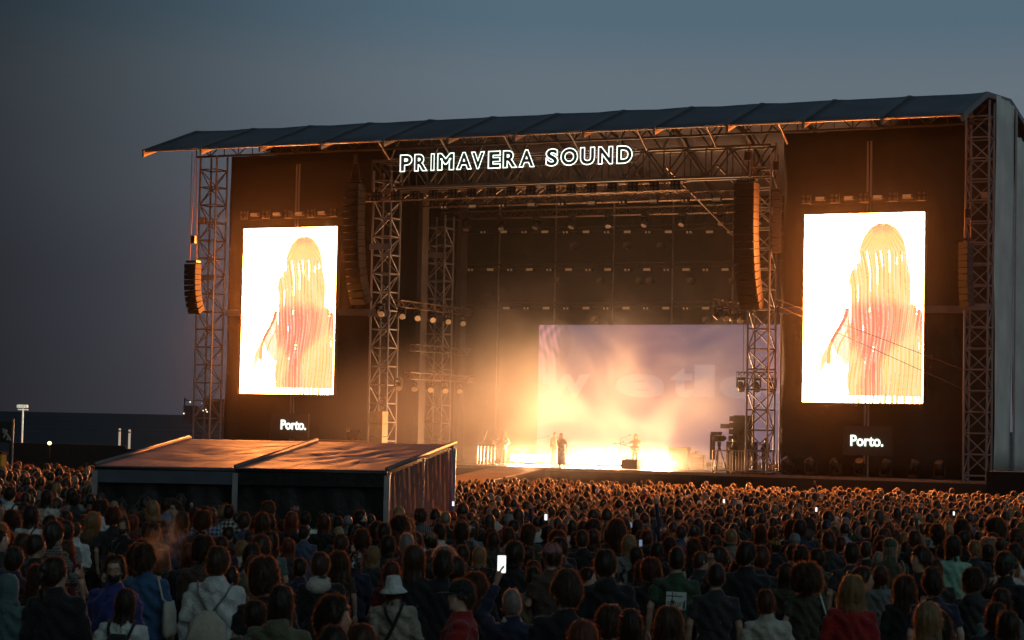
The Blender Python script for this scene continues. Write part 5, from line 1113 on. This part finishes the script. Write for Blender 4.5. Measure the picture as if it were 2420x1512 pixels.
('D',515,650,130,'short','dark','tee','olive',0,0,'down','','','','short dark head just beyond the afro'),
('D',305,630,150,'messy','dark','tee','charcoal',0,0,'down','','','','tousled dark head directly behind the afro'),
('D',190,610,120,'short','dark','tee','black',0,0,'down','','','','short dark head seaward of the afro'),
('D',620,490,120,'short','brown','tee','charcoal',0,0,'down','','','','short brown head beyond the tall tousled one'),
('D',1400,480,110,'short','brown','tee','black',0,0,'down','','','','short brown head above the mottled bucket hat'),
('D',125,770,170,'long','dark','jacket','olive',0,0,'down','strap','','','long-haired person with a shoulder strap beside the afro'),
('D',1965,570,115,'short','blonde','tee','charcoal',0,0,'down','','','','fair short head beside the mint shirt'),
('D',2110,600,120,'mid','dark','tee','black',0,0,'down','','','','dark mid-length hair near the green-capped bearded man'),
('D',40,545,110,'short','dark','tee','black',0,0,'down','','cap','yellow','person in a yellow cap in mid crowd'),
('D',245,500,110,'bald','dark','tee','charcoal',0,0,'down','','beanie','grey','person in a grey beanie beside the yellow cap'),
('D',730,535,110,'short','auburn','tee','black',0,0,'down','','','','short auburn head between beanie and green cap'),
('D',910,430,90,'short','brown','tee','black',0,0,'down','','','','tall short-haired head beyond the nearly bald man'),
('D',2100,1150,150,'mid','dark','jacket','black',0,0,'down','','','','shadowed head behind the teal jacket'),
]
HWD = {'short':.18,'buzz':.165,'messy':.215,'afro':.33,'long':.20,'wavy':.235,'bob':.215,'mid':.205,'tied':.175,'curlylong':.27,'flat':.19,'hat':.2,'bald':.17}
HATW = {'cap':.19,'beanie':.19,'bucket':.30,'hood':.22,'scarf':.2}
OXC = {'A':0,'B':605,'C':1210,'D':1815,'U':0}
def solve(px, py, Z, lo=1.56, hi=1.90):
    def st(z): p = at(px, py, z); return p.z-ground(p.x, p.y)
    s = st(Z)
    if s < lo or s > hi:
        tgt = lo if s < lo else hi; best = min((abs(st(z)-tgt), z) for z in np.arange(9, 60, .1)); Z = best[1]; s = st(Z)
    p = at(px, py, Z); return p, Z, min(2.0, max(1.45, s))
TARGET = Vector((-41, 95))
def face_yaw(p, turn): d = TARGET-Vector((p.x, p.y)); return math.atan2(-d.x, d.y)+R_(turn)
PRINT = M('white_print', (.55,.62,.58), .8); BAGC = M('cream_canvas', (.46,.44,.36), .85, 0, .15, 8., .3, 30.)
def tote(b, mat, side, z=.86):
    m = MB(); m.loft([(side*.27,-.06,z,.055,.15),(side*.27,-.06,z+.05,.07,.16),(side*.27,-.05,z+.25,.06,.17),(side*.265,-.05,z+.36,.035,.17)], 16); bag = child('tote_bag', m.mesh('tote_bag', mat, True), b, None)
    m = MB()
    for y in (-.09, .02): m.path([(side*.265,y-.02,z+.35),(side*.215,y-.03,1.25),(side*.155,y*.6-.02,1.475),(side*.16,y*.4+.06,1.42),(side*.24,y*.5+.09,1.2),(side*.27,y,z+.35)], .012, 6)
    child('strap', m.mesh('strap', mat, True), bag, None)
def extras(b, ex, kind):
    bk = -.155 if kind in ('hoodie','jacket','coat') else -.135
    if ex.startswith('bag') or ' bag' in ex:
        m = MB(); m.loft([(0,bk-.05,.82,.10,.03),(0,bk-.06,.86,.17,.06),(0,bk-.07,1.0,.18,.075),(0,bk-.05,1.15,.14,.055),(0,bk-.02,1.24,.05,.03)], 22); n = 22
        m.v = [(x*(1+.10*math.sin(k*1.9)*(z > 1.0)), y-.012*math.sin(k*2.8)*(z > .95), z) for k, (x, y, z) in enumerate(m.v)]; g = child('drawstring_bag', m.mesh('drawstring_bag', BAGC, True), b, None)
        for s in (-1,1): m = MB().path([(s*.02,bk-.02,1.23),(s*.12,bk+.012,1.38),(s*.15,-.05,1.475),(s*.16,.10,1.38)], .008, 6); child('cord', m.mesh('cord', M('cord_grey', (.16,.17,.15), .8), True), g, None)
        m = MB(); m.disc((0,bk-.142,.945), (0,-1,0), .055, 18, 0, .04); m.disc((-.085,bk-.130,.935), (0,-1,0), .022, 10, 1); m.disc((.085,bk-.130,.935), (0,-1,0), .022, 10, 1); child('emblem', m.mesh('emblem', [M('emblem_orange', (.5,.27,.03), .8), M('emblem_dark', (.04,.04,.03), .8)]), g, None)
    if 'totecream' in ex: tote(b, BAGC, 1)
    if 'totewhite' in ex: tote(b, M('white_canvas', (.6,.66,.66), .85, 0, .1, 8.), 1, .80)
    if 'pack' in ex:
        m = MB(); m.loft([(0,bk-.05,.98,.11,.05),(0,bk-.07,1.05,.13,.07),(0,bk-.06,1.25,.12,.06),(0,bk-.03,1.36,.08,.03)], 16); g = child('backpack', m.mesh('backpack', cmat('black'), True), b, None)
        for s in (-1,1): m = MB().path([(s*.08,bk-.02,1.30),(s*.11,bk+.02,1.40),(s*.12,-.03,1.475),(s*.135,.11,1.36)], (.016), 6); child('strap', m.mesh('strap', cmat('black'), True), g, None)
    if 'strap' in ex or 'cross' in ex:
        r = .022 if 'cross' in ex else .011
        m = MB().path([(.11,.06,1.455),(.10,-.05,1.475),(.06,bk-.005,1.36),(-.04,bk-.012,1.16),(-.15,bk+.03,.98)], [(r,.006)]*5 if False else r, 8); child('bag_strap', m.mesh('bag_strap', cmat('black'), True), b, None)
        if 'cross' in ex: m = MB().path([(-.10,-.05,1.478),(-.07,bk-.006,1.38),(.0,bk-.012,1.25)], .018, 8); child('bag_strap', m.mesh('bag_strap', cmat('black'), True), b, None)
    if 'greyhood' in ex:
        m = MB(); m.ell((0,-.115,1.425), (.135,.075,.085), 18, 10); m.ell((0,-.03,1.485), (.115,.105,.045), 18, 8); child('hood', remesh(m, .012, 2), b, cmat('cream'))
    if 'collar' in ex: m = MB().loft([(0,.0,1.475,.080,.078),(0,.0,1.50,.074,.072),(0,.002,1.515,.070,.068)], 18); child('collar', m.mesh('collar', cmat('white'), True), b, None)
    if 'neckscarf' in ex: m = MB().loft([(0,.0,1.455,.10,.09),(0,.0,1.48,.092,.086),(0,.004,1.51,.078,.076)], 18); child('scarf', m.mesh('scarf', cmat('white'), True), b, None)
    if 'clips' in ex:
        for s in (-1,1): m = MB().ell((s*.07,-.05,1.72), (.022,.018,.012), 8, 6); child('hair_clip', m.mesh('hair_clip', M('clip_red', (.6,.03,.04), .3), True), b, None)
    def panel(x0, x1, z0, z1, y): return MB().add([(x0,y-.004*0,z0),(x1,y,z0),(x1,y-.004,z1),(x0,y-.004,z1)], [(3,2,1,0)])
    if 'square' in ex:
        y = bk-.012; g = child('back_print', MB().box((0,y,1.235), (.20,.006,.175)).mesh('back_print', PRINT), b, None); m = MB(); P = lambda x, z: (x*.1, y-.005, 1.235+z*.0875); INK = M('print_ink', (.02,.025,.02), .8)
        for ln in ([(-.95,.55),(.5,.5)],[(-.35,.95),(-.42,-.2)],[(.45,.62),(.6,.48)],[(-.1,.75),(.05,.72)],[(-.9,-.2),(-.6,-.1),(-.85,-.35),(-.55,-.5)],[(-.45,.1),(-.55,-.75)],[(-.3,.05),(-.42,-.6)],[(-.6,-.25),(-.1,-.15)],[(-.15,.05),(-.3,-.6)],[(-.05,-.2),(-.1,-.6)],[(.25,-.1),(.1,-.2),(.28,-.4),(.08,-.6)],[(.48,-.1),(.33,-.2),(.5,-.4),(.3,-.6)],[(.65,-.05),(.75,-.35),(.9,.05)],[(.75,-.35),(.7,-.9)],[(.88,.1),(.82,-.95)]): m.path([P(*k) for k in ln], .0045, 5)
        child('script_print', m.mesh('script_print', INK), g, None)
    if 'skull' in ex:
        y = bk-.02; m = MB()
        m.box((.055,y,1.27), (.09,.008,.055)).box((.06,y,1.19), (.05,.008,.03), Matrix.Rotation(.5,3,'Y')).box((.03,y,1.12), (.07,.008,.075)).box((.02,y,1.02), (.06,.008,.07), Matrix.Rotation(-.3,3,'Y')).box((.035,y,.93), (.05,.008,.05)); g = child('back_print', m.mesh('back_print', PRINT), b, None)
        m = MB()
        for x, z in ((.015,1.13),(.045,1.13),(.03,1.105),(.01,1.03),(.035,1.02)): m.disc((x,y-.006,z), (0,-1,0), .011, 10)
        child('print_holes', m.mesh('print_holes', cmat('black')), g, None)
    if 'ace' in ex:
        me, lo, hi = glyph('ACE', .02); 
        for v in me.vertices: v.co = (-.10+(v.co.x-lo[0])/(hi[0]-lo[0])*.16, bk-.022, 1.20+(v.co.y-lo[1])/(hi[1]-lo[1])*.055)
        me.materials.clear(); child('back_lettering', me, b, M('faint_print', (.10,.12,.09), .8))
PEOPLE = []      # (x, y, Z, px, py)
for h in HERO:
    c, zx, zy, zw, hair, hcol, top, tcol, turn, hy, pose, ex, hat, hatc, label = h
    hw = HATW[hat] if hat else HWD[hair]; px = OXC[c]+.25009*zx; py = (882.3 if c == 'U' else 1134.4)+.25009*zy
    over = .10 if hair == 'afro' else .03 if hair not in ('buzz','bald','short') or hat else .01
    p, Z, s = solve(px, py, hw*FPX/(zw*.25)); s -= over
    b = person((p.x, p.y, ground(p.x, p.y)), face_yaw(p, turn), s, hair if not (hat in ('beanie','hood')) else None, hcol, top, tcol, pose, hy, label, 'concertgoers in the near crowd', extra=ex, hat=hat or None, hatc=hatc or None, legs=random.choice(('black','denim','charcoal','navy')))
    extras(b, ex, top); PEOPLE.append((p.x, p.y, Z, px, py, label))
    if pose == 'phone':
        k = s/1.75; ph = thing('mobile_phone', 'large glowing phone held up above the cropped grey hair', 'phone', (0,0,0)); ph.matrix_world = Matrix.Translation((p.x, p.y, ground(p.x, p.y))) @ Matrix.Rotation(face_yaw(p, turn), 4, 'Z') @ Matrix.Diagonal((k,k,k,1)) @ Matrix.Translation((-.155, .275, 1.96)) @ Matrix.Rotation(-.15, 4, 'X'); WL[ph] = Vector((0,0,0))
        MB().box((0,0,0), (.080,.009,.165)).build('case', BLACKP, ph); MB().box((0,-.006,0), (.074,.003,.155)).build('screen', M('phone_screen_white', (.9,.9,.9), .3, emis=(.95,1,.98,1.4)), ph)
# ------------------------------------------------------------------ performers and crew
def guitar(b, name, flip, col):
    m = MB(); m.ell((flip*-.06,.20,1.02), (.20,.035,.15), 18, 8); m.ell((flip*.10,.20,1.05), (.13,.03,.11), 16, 8); g = child('body', remesh(m, .014, 2), b, M(name+'_paint', col, .3))
    return g
def performer(px, py, Y, label, hair, hc, top, tc, legs, pose, yawoff=0, h=1.72):
    p = onY(px, py, Y); d = Vector((0,0))-Vector((p.x, p.y)); yaw = math.atan2(-d.x, d.y)+R_(yawoff)
    return person((p.x, Y, SZ+.004), yaw, h, hair, hc, top, tc, pose, 0, label, 'performers on stage', extra='face', legs=legs), p, yaw
def instrument(p, Y, yaw, flip, label, col, k=1.):
    t = thing('electric_guitar', label, 'guitar', (0,0,0)); t.matrix_world = Matrix.Translation((p.x, Y, SZ+.004)) @ Matrix.Rotation(yaw, 4, 'Z'); WL[t] = Vector((0,0,0))
    m = MB(); m.ell((-.05*flip,.215,1.03), (.20,.03,.15), 18, 8); m.ell((.11*flip,.215,1.06), (.14,.027,.11), 16, 8); me = remesh(m, .012, 2); me.materials.append(M('guitar_'+label[:6], col, .3)); o = bpy.data.objects.new('body', me); link(o, t); WL[o] = Vector((0,0,0))
    MB().box((.46*flip,.235,1.16), (.56*k,.025,.05), Matrix.Rotation(-.24*flip, 3, 'Y')).build('neck', BLACKP, t); MB().box((.78*flip*k,.235,1.24), (.16,.02,.075), Matrix.Rotation(-.24*flip, 3, 'Y')).build('headstock', BLACKP, t)
b, p, y = performer(1187, 1096, 97.4, 'guitarist with long dark hair in pale clothes beside the keyboard', 'curlylong', 'dark', 'jacket', 'cream', 'beige', 'guitar'); instrument(p, 97.4, y, 1, 'pale electric guitar held by the long-haired guitarist', (.55,.45,.3))
performer(1308, 1098, 98.0, 'musician in pale clothes half lost in the glare', 'long', 'brown', 'jacket', 'cream', 'cream', 'down', 30)
b, p, y = performer(1328, 1105, 94.3, 'singer in a brown top and long white skirt at the stage edge', 'long', 'brown', 'tee', 'brown', 'white', 'sing', 10)
m = MB(); m.loft([(0,0,.18,.24,.22),(0,0,.5,.22,.19),(0,0,.85,.185,.14),(0,0,1.03,.16,.125)], 22); child('skirt', m.mesh('skirt', cmat('white'), True), b, None)
b, p, y = performer(1500, 1098, 97.0, 'bass player with long hair fading into the smoke', 'long', 'brown', 'tee', 'tan', 'tan', 'guitar', 0, 1.76); instrument(p, 97.0, y, 1, 'dark bass guitar held across the smoke-veiled player', (.12,.06,.03), 1.3)
def crew(px, Y, label, yaw, hair='short', hc='dark', tc='black', pose='fold', h=1.74):
    p = onY(px, 1090, Y); person((p.x, Y, SZ+.004), yaw, h, hair, hc, 'jacket', tc, pose, 0, label, 'camera crew on the stage', extra='face')
crew(1735, 94.9, 'camera operator with reddish hair behind the railing', R_(100), 'mid', 'red', 'charcoal'); crew(1808, 95.2, 'crew member in black at the foot of the LED-side tower', R_(60)); crew(822, 95, 'camera operator in a dark cap seen over the tent', R_(-80))
# ------------------------------------------------------------------ the rest of the crowd
tq = [(v.x*RH.x+v.y*RH.y, v.x*FH.x+v.y*FH.y) for v in (tFL, tFR, tBR, tBL)]
def in_tent(r, d):
    ins = True
    for i in range(4):
        (ax, ay), (bx_, by) = tq[i], tq[(i+1) % 4]; ln = math.hypot(bx_-ax, by-ay)
        if ((bx_-ax)*(d-ay)-(by-ay)*(r-ax))/ln < -.55: ins = False
    return ins
def boxes(): return np.array([(q[3], q[4], q[2]) for q in PEOPLE])
HB = boxes(); HXY = np.array([(q[0], q[1]) for q in PEOPLE])
fill = []; d = 21.5
while d < 101:
    r = -.56*d*.5-4.0+random.random()*.5
    while r < .53*d*.5+5.5:
        rr, dd = r+random.uniform(-.17,.17), d+random.uniform(-.24,.24); r += .53+.10*random.random()+(.04 if d > 60 else 0)
        x, y = rr*RH.x+dd*FH.x, rr*RH.y+dd*FH.y
        if in_tent(rr, dd) or y > 88.3 or (x > -19 and y > 87.5) or (-45.3 < x < -41.2 and y > 77.6) or (rr < -.21*dd and dd > 66.5): continue
        if x > -27.6 and x < -25.9 and y > 84.2: continue
        if dd < 34 and random.random() < .35: continue
        if random.random() < .05+.22*max(0, math.sin(rr*.9+1.7*math.sin(dd*.31))*math.sin(dd*.53+rr*.2)): continue
        if np.min((HXY[:,0]-x)**2+(HXY[:,1]-y)**2) < .34**2: continue
        g = ground(x, y); s = random.gauss(1.70, .10); s = min(1.92, max(1.50, s)); px, py, Z = proj((x, y, g+s))
        F_ = FPX/Z
        if dd < 46:
            bad = False
            for hx, hy_, hz in HB:
                if hz < Z-.2: continue
                w = (.11*F_+.10*FPX/hz)
                if abs(px-hx) < w*.95 and py < hy_+.42*FPX/hz and py+.8*F_ > hy_: bad = True; break
                if abs(px-hx) < w*2.0 and py+.26*F_ < hy_+.22*FPX/hz: bad = True; break
            if bad: continue
        fill.append((x, y, Z, px, py, s))
    d += .63 if d < 60 else .70
fill = [f for f in fill if -330 < f[3] < 2750 and f[4] < 1540]
fill.sort(key=lambda f: f[2]+(1000 if not -25 < f[3] < 2445 else 0))
NIND = 300-len(PEOPLE)-4
HK = ['short']*5+['mid']*3+['long']*4+['messy']*3+['wavy']*2+['bob']*2+['tied']*2+['buzz']*2+['flat']*2+['curlylong']*2+['afro']
HCL = ['dark']*11+['brown']*6+['auburn']*2+['blonde']*2+['grey']
TCL = ['black']*7+['charcoal']*4+['navy']*3+['olive']*2+['grey']*2+['burgundy']*2+['denim']*2+['white','white','beige','brown','green','lightblue','pink','khaki','cream','cream','grey','teal','red']
HDESC = {'short':'short {} hair','mid':'mid-length {} hair','long':'long {} hair','messy':'tousled {} hair','wavy':'wavy {} hair','bob':'{} bob','tied':'tied {} hair','buzz':'cropped {} hair','flat':'flat-topped {} hair','curlylong':'{} curls','afro':'round {} afro'}
REF = [(q[3], q[4], q[2], q[5]) for q in PEOPLE]
KEY = {'white bucket hat':'the white bucket hat','green tee':'the green tee','skull':'the skull hoodie','tan beanie':'the tan beanie','plaid':'the plaid shirts','mint':'the mint shirt','green cap with':'the green cap','pink cap turned':'the pink cap','blonde hair lit':'the golden blonde','white cap on':'the white cap','yellow cap':'the yellow cap','large afro':'the big afro','mottled':'the mottled bucket hat','striped':'the striped shirt','grey beanie':'the grey beanie','pale blue cap':'the pale blue cap','light blue tee':'the light blue tee','cream top':'the cream top','big mane':'the golden mane','nearly bald':'the nearly bald man','drawstring':'the drawstring bag','dusty pink cap':'the dusty pink cap','burgundy jacket in':'the burgundy jacket','auburn curls in the reddish':'the reddish-lit curls','round head in the reddish':'the reddish-lit blonde','white shirt with a dark':'the white shirt','fair short':'the fair short head'}
LM = [(a, b, c, v) for a, b, c, l in REF for k_, v in KEY.items() if k_ in l]
LM += [(1000, 1150, 46, 'the tent curtain'), (225, 1130, 42, 'the tent corner post'), (60, 1120, 60, 'the yellow kiosk')]
used = {}
for i, (x, y, Z, px, py, s) in enumerate(fill[:NIND]):
    hk, hcx, tcx = random.choice(HK), random.choice(HCL), random.choice(TCL); tk = random.choice(('tee','tee','jacket','hoodie')); hat = None; hatc = None
    if random.random() < .07: hat = random.choice(('cap','cap','beanie')); hatc = random.choice(('black','white','navy','green','tan','grey')); hk = 'short'
    cand = sorted(LM, key=lambda q: math.hypot(q[0]-px, (q[1]-py)*1.6))
    def mk(q): return ('beyond' if q[2] < Z-.8 else 'in front of' if q[2] > Z+.8 else 'beside')+' '+q[3]
    desc = ('person in a %s %s' % (hatc, hat) if hat else 'person with '+HDESC[hk].format(hcx))+', %s %s,' % (tcx, {'tee':'top','jacket':'jacket','hoodie':'hoodie'}[tk])
    lab = None
    for q in cand[:6]:
        t_ = desc+' '+mk(q)
        if t_ not in used: lab = t_; break
    lab = lab or desc+' '+mk(cand[0]); used[lab] = 1
    person((x, y, ground(x, y)), face_yaw(Vector((x, y, 0)), random.gauss(0, 20)), s, hk if hat != 'beanie' else None, hcx, tk, tcx, random.choice(('down','down','fold')), random.choice((0,0,0,.3,-.3,.6,-.6)), lab, 'concertgoers in the middle of the crowd', hat=hat, hatc=hatc, legs=random.choice(('black','denim','charcoal')))
rest = fill[NIND:]
def low(kind, seed):
    r = np.random.default_rng(seed); m = MB(); H = (0,0,1)     # colour key: x=1 hair, y=1 skin, z=1 cloth
    hair = (1,0,0); skin = (0,1,0); cloth = (0,0,1)
    m.loft([(0,0,.0,.13,.10),(0,0,.5,.15,.11),(0,0,.95,.19,.14),(0,0,1.22,.22,.14),(0,-.01,1.36,.225,.125),(0,-.01,1.43,.16,.10),(0,0,1.48,.075,.07),(0,0,1.52,.055,.058)], 8, 1, cloth)
    m.loft([(0,.01,1.50,.05,.055),(0,.02,1.55,.06,.075),(0,.012,1.62,.074,.094),(0,.006,1.68,.07,.09),(0,.006,1.73,.04,.05)], 8, 1, skin)
    t = {'s': .012, 'l': .018, 'm': .035, 'c': .008, 'b': .028}[kind]
    rg = [(0,-.03,1.585,.070+t,.065+t),(0,-.012,1.63,.080+t,.086+t),(0,-.004,1.68,.078+t,.094+t),(0,-.002,1.725,.060+t,.074+t),(0,-.002,1.748+t,.034+t*.6,.042+t*.6),(0,-.002,1.757+t,.004,.004)]
    if kind == 'l': rg = [(0,-.085,1.30,.09,.035),(0,-.075,1.40,.10,.05),(0,-.055,1.50,.098,.06)]+rg[0:]
    if kind == 'b': rg = [(0,-.05,1.50,.11,.065)]+rg
    m.loft(rg, 10, 0, hair)
    for k in range({'s': 55, 'l': 75, 'm': 130, 'c': 0, 'b': 75}[kind]):
        a = r.uniform(0, 6.28); e = r.uniform(-.1, 1.5); R0 = .085+t; q = Vector((math.cos(a)*math.cos(e)*R0, math.sin(a)*math.cos(e)*R0*1.1-.004, 1.645+(.115+t)*math.sin(e)))
        o = (q-Vector((0,0,1.63))).normalized()*(r.uniform(.006,.02)+(t*.6 if kind == 'm' else 0)); sd_ = Vector(r.normal(0,1,3)).normalized()*.03; w = Vector(r.normal(0,1,3)).normalized()*.0028
        m.add([q-w, q+w, q+o+sd_*.6, q+o*1.1+sd_], [(0,1,2,3)], 2, hair)
    if seed >= 5: m.path([(.19,.02,1.38),(.27,.10,1.52),(.22,.16,1.80),(.21,.17,1.92)], [.055,.05,.04,.045], 7, 1, cloth); m.ell((.21,.18,1.97), (.045,.03,.06), 8, 5, 1, skin)
    return m
LOWK = ['s','l','m','c','b','s']; LOWS = []
for i, k in enumerate(LOWK):
    m = low(k, i); V_ = np.array(m.v); T = []; MI = []
    for f, mi in zip(m.f, m.mi):
        for j in range(1, len(f)-1): T.append((f[0], f[j], f[j+1])); MI.append(mi)
    LOWS.append((V_, np.array(T), np.array(MI), np.array(m.col)))
VV, TT, MM, CC = [], [], [], []; base = 0
for (x, y, Z, px, py, s) in rest:
    k = random.choices(range(6), (40, 26, 14, 8, 13, 1.2))[0]; V_, T, MI, cl = LOWS[k]; a = face_yaw(Vector((x, y, 0)), random.gauss(0, 14)); c_, s_ = math.cos(a), math.sin(a); sc = s/1.75; sw = sc*random.uniform(.93, 1.08)
    X = V_[:,0]*sw*c_-V_[:,1]*sc*s_+x; Y = V_[:,0]*sw*s_+V_[:,1]*sc*c_+y; Zz = V_[:,2]*sc+ground(x, y)
    hcl = np.array(HT[random.choice(HCL)]) if k != 3 else np.array(CT[random.choice(('black','white','navy','tan','red','grey','green'))]); tcl = np.array(CT[random.choice(TCL)]); sk = np.array((.45,.28,.19))
    VV.append(np.stack([X, Y, Zz], 1)); TT.append(T+base); MM.append(MI); CC.append(cl[:,:1]*hcl+cl[:,1:2]*sk+cl[:,2:]*tcl); base += len(V_)
VV, TT, MM, CC = map(np.concatenate, (VV, TT, MM, CC))
me = bpy.data.meshes.new('crowd'); me.vertices.add(len(VV)); me.vertices.foreach_set('co', VV.astype(np.float32).ravel()); me.loops.add(len(TT)*3); me.loops.foreach_set('vertex_index', TT.astype(np.int32).ravel()); me.polygons.add(len(TT)); me.polygons.foreach_set('loop_start', np.arange(0, len(TT)*3, 3, dtype=np.int32)); me.polygons.foreach_set('material_index', MM.astype(np.int32)); me.polygons.foreach_set('use_smooth', np.ones(len(TT), dtype=bool))
ca = me.color_attributes.new('col', 'FLOAT_COLOR', 'POINT'); ca.data.foreach_set('color', np.concatenate([CC, np.ones((len(CC),1))], 1).astype(np.float32).ravel())
me.materials.append(M('crowd_hair', (.03,.02,.012), .42, attr='col', transl=(.26,.12,.05,.14), sheen=.8, sheen_tint=(1,.75,.5))); me.materials.append(M('crowd_cloth', (.03,.03,.03), .85, attr='col', sheen=.25)); me.materials.append(M('crowd_strand', (.04,.03,.02), .4, transl=(.50,.29,.13,.55), sheen=.4)); me.update(calc_edges=True); me.validate()
co_ = bpy.data.objects.new('crowd', me); link(co_); tag(co_, 'dense mass of distant concertgoers packed up to the stage', None, None, 'stuff')
assert len(TT) < 2600000
print('PEOPLE', len(PEOPLE), 'fill', len(fill), 'rest', len(rest), 'tris', len(TT))
# distant lit phones
PHK = 1
for i, (px, py, Z, lb) in enumerate(((1290,1222,36,'tall lit phone in mid crowd below the singer'), (1071,1190,48,'small bright phone beyond the tent curtain'), (1491,1240,33,'bluish phone beside the golden mane of curls'), (1514,1283,28,'dim phone held low before the golden blonde woman'), (1711,1184,56,'small bright phone far in the crowd below the railing'), (1929,1204,52,'small bright phone far in the crowd under the lit Porto. sign'), (2118,1209,50,'wide bright phone far in the crowd near the bare tower'), (2254,1213,48,'tiny bright phone far in the crowd under the tall tower'), (590,1459,19,'small white phone light low beside the khaki strap'), (1250,1154,80,'tiny bright phone in the front rows below the guitarist'))):
    p = at(px, py, Z); t = thing('mobile_phone', lb, 'phone', p, 'lit phones in the crowd'); rz = Matrix.Rotation(YAW+.1*math.sin(i), 3, 'Z') @ Matrix.Rotation((i == 6)*1.5, 3, 'Y'); k = (.7,.7,.55,.6,.7,.7,.7,.6,.6,.6)[i]
    MB().box(p, (.078*k,.010,.16*k), rz).build('case', BLACKP, t); MB().box(p+rz@Vector((0,-.008,0)), (.070*k,.004,.148*k), rz).build('screen', M('phone_screen', (.9,.9,.9), .3, emis=(.85,.95,1,1.3), sampling='NONE') if i not in (2,3) else M('phone_screen_dim', (.3,.35,.4), .3, emis=(.5,.65,1,.25), sampling='NONE'), t)
# breath of vapour in front of the blue sweater
def vap(t, v):
    v.inputs['Color'].default_value = (1, .95, .88, 1); v.inputs['Anisotropy'].default_value = .4; N = t.nodes.new; L = t.links.new
    tc = N('ShaderNodeTexCoord'); n = N('ShaderNodeTexNoise'); n.inputs['Scale'].default_value = 5.5; n.inputs['Detail'].default_value = 3; n.inputs['Distortion'].default_value = 1.2; L(tc.outputs['Object'], n.inputs[0])
    g = N('ShaderNodeVectorMath'); g.operation = 'LENGTH'; mp = N('ShaderNodeMapping'); mp.inputs['Scale'].default_value = (3.4, 3.4, 2.4); L(tc.outputs['Object'], mp.inputs[0]); L(mp.outputs[0], g.inputs[0])
    f = N('ShaderNodeMapRange'); f.interpolation_type = 'SMOOTHSTEP'; f.inputs['From Min'].default_value = 1; f.inputs['From Max'].default_value = .1; L(g.outputs['Value'], f.inputs[0])
    r = N('ShaderNodeMapRange'); r.inputs['From Min'].default_value = .45; r.inputs['From Max'].default_value = .72; L(n.outputs[0], r.inputs[0])
    a = N('ShaderNodeMath'); a.operation = 'MULTIPLY'; L(f.outputs[0], a.inputs[0]); L(r.outputs[0], a.inputs[1]); b = N('ShaderNodeMath'); b.operation = 'MULTIPLY'; L(a.outputs[0], b.inputs[0]); b.inputs[1].default_value = 2.4; L(b.outputs[0], v.inputs['Density'])
p = at(392, 1283, 21.2); vo, vm = vol_box('vapour_cloud', p-Vector((.28,.28,.36)), p+Vector((.28,.28,.36)), 'puff of vapour drifting up beside the blue sweater', vap)
vo.rotation_euler = (0, R_(18), YAW)
